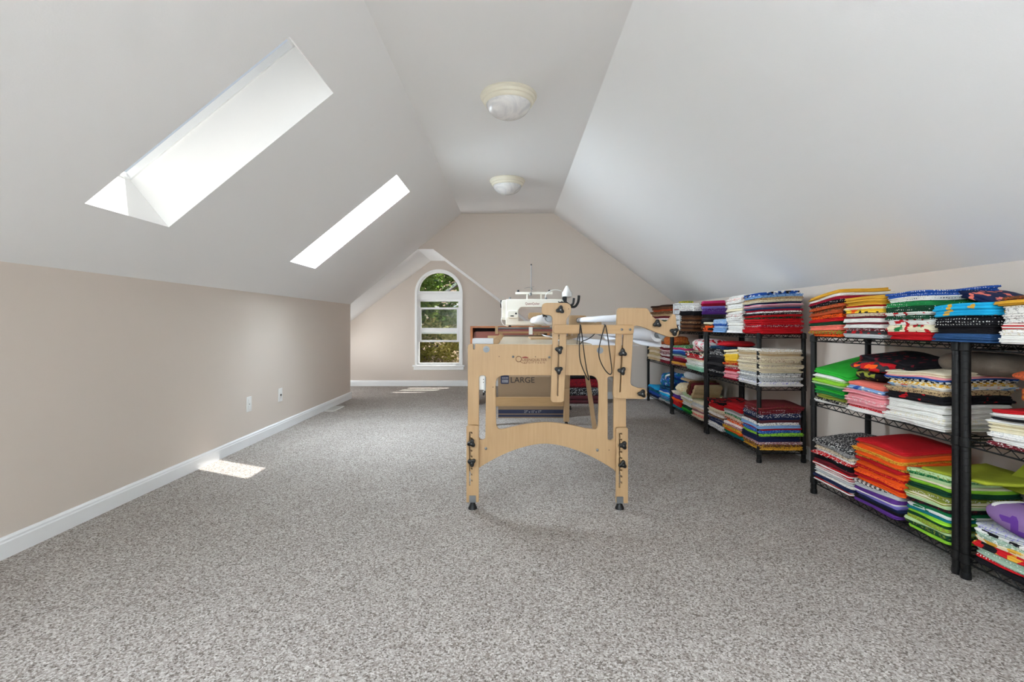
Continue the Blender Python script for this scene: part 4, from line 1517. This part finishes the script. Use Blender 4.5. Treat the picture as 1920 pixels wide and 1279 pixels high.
def stack(phrase, z0, y0, y1, height, layers, x0=1.738, x1=2.05, tilt=(0.0, 0.0), jit=0.006, shelf_gap=0.0035, wave=0.004, grow=0.0, rough=0.008, group='folded fabrics on the wire racks'):
    """one pile of folded cloths, listed bottom to top; y0 nearer, y1 farther"""
    global NFAB
    toks = [parse(t) for t in layers.split(',')]
    tot = sum(w_ for _, w_ in toks)
    z = 0.0
    n_ = len(toks)
    sd = hash(phrase) if False else sum(ord(ch) * (i + 3) for i, ch in enumerate(phrase))
    rr = random.Random(sd)
    p1, p2 = rr.uniform(0, 6), rr.uniform(0, 6)
    wy0 = y1 - y0
    yc = (y0 + y1) / 2
    for i, (p, w_) in enumerate(toks):
        t = height * w_ / tot
        q = i / max(1, n_ - 1)
        wy = wy0 - rr.uniform(0.008, 0.020)
        xo = rr.uniform(-jit, jit) * 1.5
        yo = rr.uniform(-jit, jit) * 0.6
        zb = z
        dxx = (x1 - x0) - rr.uniform(0, 0.025)
        amp = wave

        def bend(x, y, zl_, zb=zb, dxx=dxx):
            hh = (zb + zl_) / height
            return hh * (tilt[0] * (x / dxx) + tilt[1] * (-y / wy0)) + amp * hh * (math.sin(y * 16 + p1) + math.sin(x * 15 + p2)) * 1.0
        lob = 1 if t < 0.008 else (2 if t < 0.015 else (3 if t < 0.024 else 4))
        me = slab(wy, dxx, t * 0.985, sd + i * 13, lob, bend, rough)
        me.materials.append(fabric(*p))
        o = bpy.data.objects.new('folded_fabric', me)
        COL.objects.link(o)
        o.location = (x0 + xo, yc + yo, z0 + shelf_gap + z)
        o.rotation_euler = (0, 0, rr.uniform(-0.045, 0.045))
        ORIGIN[o.name] = o.location.copy()
        tag(o, '%s cloth, %s from bottom of %s' % (describe(p), ORD[i], phrase), 'fabric', group)
        NFAB += 1
        z += t
    return z0 + shelf_gap + z


def lump(name, label, cat, c, size, mat, seed, amp=0.12, group=None, flat=0.0, parent=None, twist=0.0):
    """soft irregular body: cushion, bundle or bag, sitting on its underside"""
    r_ = random.Random(seed)
    ph = [r_.uniform(0, 6.28) for _ in range(8)]
    mb = MB()
    nu_, nv_ = 28, 16
    for j in range(nv_ + 1):
        v = math.pi * (j / nv_ - 0.5)
        for i in range(nu_):
            u = 2 * math.pi * i / nu_
            cu_, su_ = math.cos(u), math.sin(u)
            e_ = 0.62
            X = math.copysign(abs(cu_) ** e_, cu_) * math.cos(v) ** 0.6
            Y_ = math.copysign(abs(su_) ** e_, su_) * math.cos(v) ** 0.6
            Z = math.sin(v)
            k = 1 + amp * (math.sin(3 * u + ph[0] + 2 * v) * 0.5 + math.sin(5 * u + ph[1]) * 0.3 * math.cos(v) + math.sin(4 * v + 2 * u + ph[2]) * 0.5)
            z = Z * size[2] * 0.5 * k
            z = max(z, -size[2] * 0.42)
            mb.v.append((c[0] + X * size[0] * 0.5 * k, c[1] + Y_ * size[1] * 0.5 * k, c[2] + z + size[2] * 0.42 + twist * Y_ * size[2]))
    for j in range(nv_):
        for i in range(nu_):
            i2 = (i + 1) % nu_
            mb.f.append((j * nu_ + i, j * nu_ + i2, (j + 1) * nu_ + i2, (j + 1) * nu_ + i))
    o = mb.build(name, mat, parent, smooth=True, origin=c if parent is None else None)
    if parent is None: tag(o, label, cat, group)
    return o


ZB, ZM, ZT = SHELF_Z
TS = 'rack top'
# ---- second rack and the straddling piles, top shelf
stack('rust and orange stack on second rack top', ZT, 2.556, 2.835, 0.232,
      'orange/print/black*.9, rust/check/olive*1.2, salmon*1.6, dark green*1.1, red*1.2, orange/print/black*1.2, rust*1, brown/print/orange*.9, rust/print/dark green*1.2, black/dots/white*1, crimson*1, white*.9, gold*1.1', tilt=(0.02, 0.035))
stack('gold-topped stack on second rack top', ZT, 2.268, 2.548, 0.205,
      'pale grey*1.5, charcoal/floral/red*1, maroon/print/white*1, white*1.4, maroon*.6, white*1.5, maroon*.7, beige/print/mauve*1.2, yellow/floral/black/orange*1.3, cream*.8, red*.6, gold*1.3, gold*1.8', tilt=(0.01, -0.005))
stack('red-based Christmas stack on second rack top', ZT, 2.005, 2.260, 0.208,
      'red*1.1, red*1.1, cream/floral/red/green*2, white/floral/red*1.6, dark green/dots/white*1.1, white/floral/red*.9, dark green/dots/white*1.6, green/dots/white*1.4, white/dots/navy*1.3, blue/dots/white*1.5', tilt=(0.02, 0.0))
stack('denim and black stack above the rack joint', ZT, 1.735, 2.000, 0.150,
      'denim*1, denim*1, black*2, black/dots/white*2.2, turquoise/floral/turquoise/gold*3', tilt=(-0.01, 0.012), x0=1.728)
stack('white stack on nearest rack top', ZT, 1.46, 1.728, 0.168,
      'white*.9, white*.9, white/print/beige*1.3, red/stripe/white*1.2, white/print/grey*2, white/print/grey*1.8, gold*1, brown/print/rust*.9', x0=1.728)
# navy cloth slumping down behind the denim pile
me = slab(0.33, 0.19, 0.030, 77, 2, lambda x, y, z: 0.24 * y + 0.012 * math.sin(y * 14 + 0.6), 0.008)
me.materials.append(fabric('navy', 'floral', 'navy', 'salmon'))
o = bpy.data.objects.new('folded_fabric', me)
COL.objects.link(o)
o.location = (1.865, 1.925, ZT + 0.150)
ORIGIN[o.name] = o.location.copy()
tag(o, 'dark blue flowered cloth slumping down behind the turquoise one on top', 'fabric', 'folded fabrics on the wire racks')

# ---- second rack, middle shelf
stack('green stack on second rack middle', ZM, 2.535, 2.795, 0.150,
      'white*.8, black/print/cream*.8, olive*1.3, green*1.1, bright green*1.2, green*1, pale green*.6, lime*1, pale green/print/lime*1, white*.6', tilt=(0.03, 0.0), rough=0.010, wave=0.005)
me = slab(0.29, 0.30, 0.022, 31, 2, lambda x, y, z: 0.26 * x - 0.06 * abs(y) + 0.012 * math.sin(y * 9), 0.008)
me.materials.append(fabric('bright green'))
o = bpy.data.objects.new('folded_fabric', me)
COL.objects.link(o)
o.location = (1.742, 2.655, ZM + 0.163)
tag(o, 'wide bright green cloth sloping up over the green stack', 'fabric', 'folded fabrics on the wire racks')
t_ = stack('pink stack on second rack middle', ZM, 2.262, 2.528, 0.146,
           'white*1.1, red/print/pink*.7, pink*1.3, pink/print/white*1.2, pink*1.2, pink*1, light blue/floral/white/blue*1.2, salmon*1.2', rough=0.011, wave=0.005)
lump('fabric_bundle', 'crumpled black and yellow cloth lying on the pink stack', 'fabric', (1.885, 2.42, t_ + 0.012), (0.27, 0.22, 0.06), fabric('black', 'floral', 'black', 'olive'), 5, 0.10, 'crumpled cloths on the racks')
lump('fabric_bundle', 'crumpled red, orange and black cloth on the pink stack', 'fabric', (1.865, 2.40, t_ + 0.058), (0.25, 0.28, 0.058), fabric('charcoal', 'floral', 'red', 'orange'), 6, 0.12, 'crumpled cloths on the racks')
me = slab(0.34, 0.24, 0.030, 55, 2, lambda x, y, z: 0.10 * x + 0.012 * math.sin(y * 12), 0.010)
me.materials.append(fabric('black', 'floral', 'black', 'maroon'))
o = bpy.data.objects.new('folded_fabric', me)
COL.objects.link(o)
o.location = (1.79, 2.33, t_ + 0.092)
tag(o, 'black and dark red cloth lying highest on the pink stack', 'fabric', 'folded fabrics on the wire racks')
t_ = stack('white stack on second rack middle', ZM, 1.945, 2.256, 0.238,
           'white*1.2, white*1.4, white/print/cream*1.4, white*1.5, white*1.3, white*1.4, black/floral/black/red*2.6, tan/print/dark brown*1.6, white/floral/light blue/salmon*1.2, cream/check/gold*1, white/check/black*1, blue*.6, pink*.5, cream*1.3', rough=0.013, wave=0.006)
lump('felt_roll', 'grey-brown felt cloth humped above the white stack', 'fabric', (1.955, 1.99, t_ - 0.006), (0.20, 0.34, 0.098), plain('grey_brown_felt', (98, 86, 74), 0.98, bump=0.5, scale=150), 8, 0.04, 'crumpled cloths on the racks')
# ---- nearest rack, middle shelf
t_ = stack('white and cream stack on nearest rack middle', ZM, 1.44, 1.775, 0.150,
           'maroon/print/white*1.2, white*1.4, white/print/pale grey*1.5, cream*1.5, cream*1, white*.9, black*.6, white*1.3, red*.9', tilt=(0.0, 0.03), rough=0.011)
lump('fabric_bundle', 'crumpled rust batik cloth on the nearest rack middle shelf', 'fabric', (1.885, 1.57, t_ + 0.015), (0.27, 0.30, 0.075), fabric('rust', 'print', 'gold', 'brown'), 9, 0.12, 'crumpled cloths on the racks')
lump('fabric_bundle', 'rounded orange-brown cloth roll highest on nearest middle shelf', 'fabric', (1.885, 1.58, t_ + 0.085), (0.27, 0.33, 0.055), fabric('rust', 'print', 'brown'), 10, 0.05, 'crumpled cloths on the racks')
# ---- second rack, bottom shelf
stack('grey-topped stack on second rack bottom', ZB, 2.475, 2.80, 0.240,
      'red/stripe/white*.8, white*.8, navy*1, white/print/beige*1, pale grey*.8, white/dots/red*1.4, red/stripe/white*1.1, red/stripe/white*1, maroon*1.2, black/floral/black/white*2.4, red/print/white*1, white/print/grey*1.2, beige/print/brown*1.2, grey/print/charcoal*1.3, charcoal/print/white*1.6', tilt=(0.02, 0.0), rough=0.008)
z1_ = stack('purple layers below the orange stack', ZB, 2.178, 2.468, 0.112,
            'purple*1.1, black*.8, navy*1, lilac*1.4, white*.6, purple*1.2, pale grey*1.4, charcoal/check/white*1', rough=0.008, tilt=(0, 0.01))
stack('bright orange stack on second rack bottom', z1_ - 0.003, 2.150, 2.462, 0.205,
      'orange*1.2, red*1, orange/print/red*1.1, orange*1, red/print/orange*1, orange*.8, orange*1, red*1, gold/print/brown*1, orange*1.3, gold/print/rust*1.1, orange*1.1, rust*1, red*1', jit=0.010, tilt=(0.01, 0.0))
stack('green stack on second rack bottom', ZB, 1.925, 2.145, 0.262,
      'lime*.9, dark green*.9, dark green/print/olive*1, pale green*.9, olive/print/lime*1.1, dark green*1.2, lime*1, teal*.8, white/floral/green*1, emerald*1.2, black/print/maroon*1, pale green*.9, olive/stripe/cream*1.2, olive/print/white*1.1, olive*.9, dark green*1.3, lime*1.3, cream*.6, pale green*1, green/print/pale green*1, pale green/print/olive*1', jit=0.008, tilt=(0.0, 0.01))
# lime cloth draped over the green stack and leaning up to the wall behind the posts
me = slab(0.30, 0.30, 0.014, 91, 1, lambda x, y, z: -0.012 * math.sin(y * 9 + x * 7) + 0.16 * max(0.0, x - 0.14) * max(0.0, min(1.0, 0.4 - y * 3.0)), 0.012)
me.materials.append(fabric('yellow-green'))
o = bpy.data.objects.new('folded_fabric', me)
COL.objects.link(o)
o.location = (1.756, 1.945, ZB + 0.276)
tag(o, 'yellow-green cloth draped over the green stack behind the posts', 'fabric', 'folded fabrics on the wire racks')
me = slab(0.44, 0.16, 0.010, 92, 1, lambda x, y, z: 0.9 * x + 0.02 * math.sin(y * 7), 0.008)
me.materials.append(fabric('yellow-green'))
o = bpy.data.objects.new('folded_fabric', me)
COL.objects.link(o)
o.location = (1.955, 1.72, ZB + 0.215)
tag(o, 'yellow-green cloth propped against the wall in nearest rack bottom', 'fabric', 'folded fabrics on the wire racks')
stack('dark stack behind the posts in nearest rack', ZB, 1.60, 1.86, 0.205, 'charcoal*1, dark brown*1, black*1, dark green*1, charcoal/print/brown*1, black*1, dark brown/print/charcoal*1, black*1', x0=1.90, x1=2.06, jit=0.01)
# ---- nearest rack, bottom shelf (front)
t_ = stack('flowered stack on nearest rack bottom', ZB, 1.42, 1.825, 0.150,
           'black/floral/black/white*1.1, red/dots/white*1.1, sage/dots/white*1.2, sage/dots/white*1.2, red/floral/black/gold*1.4, cream/floral/gold*1.2, sage/print/white*1, white/floral/black*1.1, pale grey/print/lilac*1.1', x1=1.895, rough=0.012, tilt=(0, 0.02))
lump('patchwork_cushion', 'purple and white patchwork cushion on the nearest rack', 'cushion', (1.815, 1.62, t_), (0.19, 0.36, 0.105), fabric('purple', 'patch', 'plum', 'white'), 12, 0.03, twist=0.12)

# ---- third rack
stack('short orange stack on third rack top', ZT, 4.215, 4.40, 0.080, 'rust*1, orange/floral/black*1.4, orange*1.2, dark green/print/orange*1, cream*1')
stack('light blue stack on third rack top', ZT, 3.945, 4.205, 0.110, 'light blue*1, light blue/print/blue*1, light blue/print/white*1, blue/print/light blue*1, light blue/print/white*1, light blue/print/grey*1')
stack('tall white stack on third rack top', ZT, 3.655, 3.935, 0.292,
      'white*1, white*1, white*1, white/print/cream*1, white*1, white/print/grey*1.2, white/print/red*1.2, white*1, cream*1, white/print/pale grey*1, white*1, white/dots/maroon*1, white/print/salmon*1, white*1', tilt=(0.02, 0.02))
stack('tall red stack on third rack top', ZT, 3.375, 3.645, 0.290,
      'red*1.2, red*1, red*1.1, crimson/print/white*1, red*1, red/dots/crimson*1, red*1, dark green/print/red*.9, red*1, black/dots/white*1, white/print/black*.8, crimson*1, denim*.8, mauve*.8, white/stripe/hot pink*.9, navy*.8, cream/print/tan*1.2, tan/print/brown*1.2, light blue/print/blue*1.2, blue/floral/white/black*1.4', tilt=(0.01, 0.0))
t_ = stack('black stack on third rack middle', ZM, 3.985, 4.30, 0.250, 'black*1.2, charcoal/print/white*.9, black*1, black*1.1, charcoal*1, black*1, black*1, charcoal/dots/pale grey*1.1, black/print/white*1.2, black/dots/white*1.2, navy/print/teal*1.2')
lump('fabric_bundle', 'loose red cloth roll above the black stack on third rack', 'fabric', (1.90, 4.10, t_), (0.26, 0.28, 0.05), fabric('red', 'print', 'maroon'), 14, 0.06, 'crumpled cloths on the racks')
stack('yellow and pink stack on third rack middle', ZM, 3.735, 3.978, 0.240, 'crimson*.7, pink*1.1, pink/print/hot pink*1, pink*1, red*1.2, crimson/print/white*.9, beige/print/maroon*1, red/print/yellow*1, gold/print/red*.9, yellow*1.1, yellow*1, yellow*1.1, cream*1.1, cream/print/yellow*1', tilt=(0.0, 0.01))
stack('tall cream stack on third rack middle', ZM, 3.380, 3.728, 0.268, 'white*1.1, white/print/lilac*1, pale grey/print/navy*1, pale grey/print/grey*1, white/print/charcoal*1, pale grey/print/black*1, cream*1, beige*1, cream/print/tan*1, beige/print/grey*1, cream*1, beige/print/brown*1, cream/print/mauve*1, beige*1, tan*1, beige/print/tan*1, white/print/tan*1.2', tilt=(-0.015, 0.0))
stack('white and navy stack on third rack bottom', ZB, 3.975, 4.29, 0.232, 'pale grey/print/charcoal*1.2, white/print/navy*1, navy*1.2, navy/dots/white*1.3, brown/print/tan*1, white/print/mauve*1, beige/print/brown*1, cream*1, red/print/maroon*1.1, red*1.1, black/floral/red*1.2')
stack('red-topped mixed stack on third rack bottom', ZB, 3.665, 3.965, 0.250, 'teal*1.2, green*.8, orange*1.2, gold/print/black*1.1, mauve/print/white*1, white/print/pink*1, orange/print/cream*1, rust/print/white*1, beige/print/rust*1, green/print/white*1, pale grey*1, grey*1, red*1.2, red*1.2')
stack('navy and red dotted stack on third rack bottom', ZB, 3.385, 3.655, 0.305, 'gold/print/dark brown*1.3, brown/print/gold*1.2, mauve/print/white*.9, navy*1.3, navy*1, lime/print/navy*1.2, blue/print/light blue*1.2, red*.7, light blue*1.1, white/print/navy*1.1, charcoal/stripe/maroon*1.2, navy*1, navy/print/white*1.3, maroon/dots/white*1.5, maroon/print/brown*1.3', tilt=(0.01, -0.02))

# ---- fourth rack
dr = thing('drawer_tower', 'white plastic tower of small clear drawers on fourth rack', 'drawers', (1.80, 5.12, ZT))
MB().box((1.745, 5.04, ZT + 0.0035), (1.753, 5.055, ZT + 0.29)).build('corner_post', M['white_pl'], dr)
MB().box((1.745, 5.225, ZT + 0.0035), (1.753, 5.24, ZT + 0.29)).build('corner_post', M['white_pl'], dr)
MB().box((1.745, 5.04, ZT + 0.285), (1.95, 5.24, ZT + 0.293)).build('top_panel', M['white_pl'], dr)
MB().box((1.76, 5.035, ZT + 0.0035), (1.95, 5.04, ZT + 0.29)).build('side_panel', M['white_pl'], dr)
clear = plain('frosted_drawer', (206, 210, 214), 0.25)
for k in range(5):
    o = MB().box((1.748, 5.058, ZT + 0.008 + k * 0.056), (1.94, 5.222, ZT + 0.056 + k * 0.056)).build('drawer', clear, dr, bevel=0.003)
    MB().box((1.742, 5.12, ZT + 0.028 + k * 0.056), (1.748, 5.16, ZT + 0.036 + k * 0.056)).build('pull', M['white_pl'], o)
tag(MB().box((1.79, 5.06, ZT + 0.2935), (1.90, 5.20, ZT + 0.315)).build('ruler_pad', fabric('olive', 'print', 'yellow'), None, origin=(1.85, 5.13, ZT + 0.2935), bevel=0.004), 'small olive pad lying on the white drawer tower', 'pad')
stack('brown and black stack on fourth rack top', ZT, 4.62, 5.02, 0.255, 'brown*1, dark brown*1, brown/print/dark brown*1, dark brown*1, brown/print/tan*1, dark brown*1, brown*1, dark brown/print/brown*1, black*1.2, black*1.1, white/print/black*1.6, white/print/charcoal*1.4', tilt=(0.0, -0.02))
stack('purple stack at fourth rack front top', ZT + 0.135, 4.56, 4.61, 0.16, 'charcoal*1, purple*1.2, purple/print/lilac*1, lilac*.8, crimson*1, hot pink*1', x0=1.80, x1=2.04)
stack('rust stack under the purple one on fourth rack', ZT, 4.42, 4.61, 0.125, 'dark brown*1, brown*1, dark brown/print/brown*1, black*1, charcoal*1', x0=1.80)
stack('maroon stack on fourth rack middle', ZM, 4.86, 5.25, 0.215, 'maroon/print/cream*1, gold/print/mauve*1.4, maroon*1.2, crimson*1.1, mauve/print/maroon*1.1, sage*1, denim*.9, blue*1, light blue*.8, hot pink*1.2, green/print/cream*1', rough=0.010, wave=0.005)
t_ = stack('mint and white stack on fourth rack middle', ZM, 4.40, 4.85, 0.180, 'mint*1, mint/print/white*1, white/print/mint*1.1, white*1, white/print/sage*1, cream*1, red/print/pink*1.3, red/floral/white*1.3, charcoal/floral/cream*1.2', rough=0.010)
lump('fabric_bundle', 'crumpled bright multicoloured cloth on the mint stack', 'fabric', (1.88, 4.60, t_), (0.27, 0.40, 0.13), fabric('white', 'floral', 'pink', 'red'), 17, 0.10, 'crumpled cloths on the racks')
stack('white and green stack on fourth rack bottom', ZB, 4.70, 4.96, 0.185, 'green*1.1, bright green*1, dark green*1, white*1, white/print/sage*1, cream*1, white/print/grey*1, pale green/print/white*1.1', tilt=(0, -0.02), rough=0.01)
stack('purple and red stack on fourth rack bottom', ZB, 4.97, 5.25, 0.170, 'teal/print/charcoal*1, red*1.1, red/print/orange*1, orange*.8, purple*1.6, cream/print/purple*1', rough=0.01)
stack('tan and pink striped stack on fourth rack bottom', ZB, 4.40, 4.69, 0.160, 'beige*1, salmon/print/white*.9, cream*1, mauve*.8, beige/print/salmon*1, white*1, pale grey*1, cream*1', rough=0.009)
lump('plastic_bag', 'clear cream-coloured bag of scraps on fourth rack bottom shelf', 'bag', (1.87, 5.08, ZB + 0.176), (0.25, 0.30, 0.10), fabric('cream', 'print', 'gold', 'tan'), 19, 0.14, 'bags on the racks')
for k, (cl, nm) in enumerate((('brown', 'brown'), ('maroon', 'maroon'), ('tan', 'tan'))):
    me = slab(0.045, 0.27, 0.16, 300 + k, 3, None, 0.005)
    me.materials.append(fabric(cl, 'print', 'dark brown') if k < 2 else fabric(cl))
    o = bpy.data.objects.new('folded_fabric', me)
    COL.objects.link(o)
    o.location = (1.75, 4.86 - k * 0.066, ZB + 0.196 - k * 0.012)
    o.rotation_euler = (math.radians(38), 0, 0)
    tag(o, nm + ' folded cloth leaning like a book on fourth rack bottom', 'fabric', 'folded fabrics on the wire racks')
tr_ = thing('fabric_tray', 'shallow wooden tray with grey cloth on fourth rack', 'tray', (1.93, 5.05, ZB + 0.29))
MB().box((1.83, 4.86, ZB + 0.29), (2.04, 5.24, ZB + 0.312)).build('tray_base', M['birch_y'], tr_, bevel=0.003)
lump('grey_cloth', '', '', (1.935, 5.05, ZB + 0.312), (0.20, 0.36, 0.10), fabric('pale grey'), 21, 0.10, parent=tr_)

# ---- farthest rack
stack('brown stack on farthest rack top', ZT, 5.32, 6.05, 0.285, 'mauve/print/maroon*1.1, charcoal*1, maroon/print/pink*1.1, white/stripe/maroon*1, dark green/print/cream*1, white/print/red*1, maroon*1.1, tan/print/brown*1.2, brown/print/tan*1.3, rust*1, brown*1.2, dark brown*1', tilt=(0.02, 0.0), rough=0.010)
stack('maroon and white stack on farthest rack middle', ZM, 5.33, 5.70, 0.200, 'maroon/print/crimson*1.2, white/stripe/maroon*1, maroon*1, white/print/maroon*.9, maroon/print/white*1, crimson/stripe/white*1, maroon*1, white/print/maroon*1', rough=0.012)
lump('plastic_bag', 'bag of orange-brown cloth above the maroon and white stack', 'bag', (1.88, 5.52, ZM + 0.205), (0.24, 0.32, 0.11), fabric('rust', 'print', 'gold', 'brown'), 23, 0.12, 'bags on the racks')
stack('tan stack on farthest rack middle', ZM, 5.72, 6.18, 0.220, 'tan*1.1, beige*1, tan/print/olive*1.1, beige/print/tan*1, tan*1, beige*1, rust/print/tan*1.3', rough=0.012)
stack('blue stack on farthest rack bottom', ZB, 5.34, 5.72, 0.170, 'grey*1, teal/print/grey*1, denim/print/light blue*1.1, turquoise*1, pale grey*.6, blue*1.2, navy/print/turquoise*1', rough=0.014, wave=0.006)
stack('dark blue stack at the far end, bottom shelf', ZB, 5.74, 6.16, 0.130, 'navy*1, blue*1.3, teal*1.1, denim*1, turquoise/print/blue*1.2', rough=0.014, wave=0.006)
bg_ = thing('tote_bag', 'bunched blue bag with white handle on farthest rack bottom', 'bag', (1.88, 5.60, ZB + 0.18), 'bags on the racks')
lump('bag_body', '', '', (1.88, 5.60, ZB + 0.176), (0.26, 0.46, 0.16), fabric('blue', 'floral', 'teal', 'light blue'), 25, 0.14, parent=bg_)
MB().tube(smooth_path([(1.75, 5.50, ZB + 0.27), (1.74, 5.44, ZB + 0.31), (1.77, 5.36, ZB + 0.33), (1.80, 5.40, ZB + 0.29)]), 0.010, 8).build('handle', M['white_pl'], bg_, smooth=True)

# ------------------------------------------------------------------ folded quilts on the floor behind the box
QP = [('charcoal', 'stripe', 'maroon', 'dark maroon striped quilt at the bottom of the floor pile', 0.10), ('black', 'print', 'pale grey', 'black and white folded quilt in the middle of floor pile', 0.10),
      ('maroon', 'print', 'red', 'red patterned folded quilt in the floor pile', 0.11), ('black', 'print', 'charcoal', 'black folded blanket topmost on the floor pile', 0.10)]
z = 0.0
for k, (c1, pt, c2, lab, t) in enumerate(QP):
    me = slab(0.36, 0.47, t * 0.99, 500 + k, 2, None, 0.008)
    me.materials.append(fabric(c1, pt, c2))
    o = bpy.data.objects.new('folded_quilt', me)
    COL.objects.link(o)
    o.location = (0.66, 6.12, z)
    z += t
    tag(o, lab, 'quilt', 'folded quilts on the floor')

# past about 300 cloths in view: the ones that show smallest are joined into one mass
allf = [o for o in COL.objects if o.name.split('.')[0] == 'folded_fabric']


def shown(o):
    d = o.dimensions
    return d.y * d.z / max(0.5, o.location.y) ** 2


bpy.context.view_layer.update()
allf.sort(key=shown, reverse=True)
small = allf[298:]
if small:
    mv, mf, mi, mats = [], [], [], []
    for o in small:
        me = o.data
        if me.materials[0] not in mats: mats.append(me.materials[0])
        k = mats.index(me.materials[0])
        b0 = len(mv)
        mw = o.matrix_world
        mv += [tuple(mw @ v.co) for v in me.vertices]
        for p in me.polygons:
            mf.append(tuple(i + b0 for i in p.vertices))
            mi.append(k)
        bpy.data.objects.remove(o)
        bpy.data.meshes.remove(me)
    me = bpy.data.meshes.new('small_folded_fabrics')
    me.from_pydata(mv, [], mf)
    for m_ in mats: me.materials.append(m_)
    me.polygons.foreach_set('material_index', mi)
    me.shade_smooth()
    o = link_mesh('small_folded_fabrics', me, None, (1.9, 4.8, 0.1))
    tag(o, 'thinnest folded cloths between the others on the far racks', 'fabric', None, 'stuff')
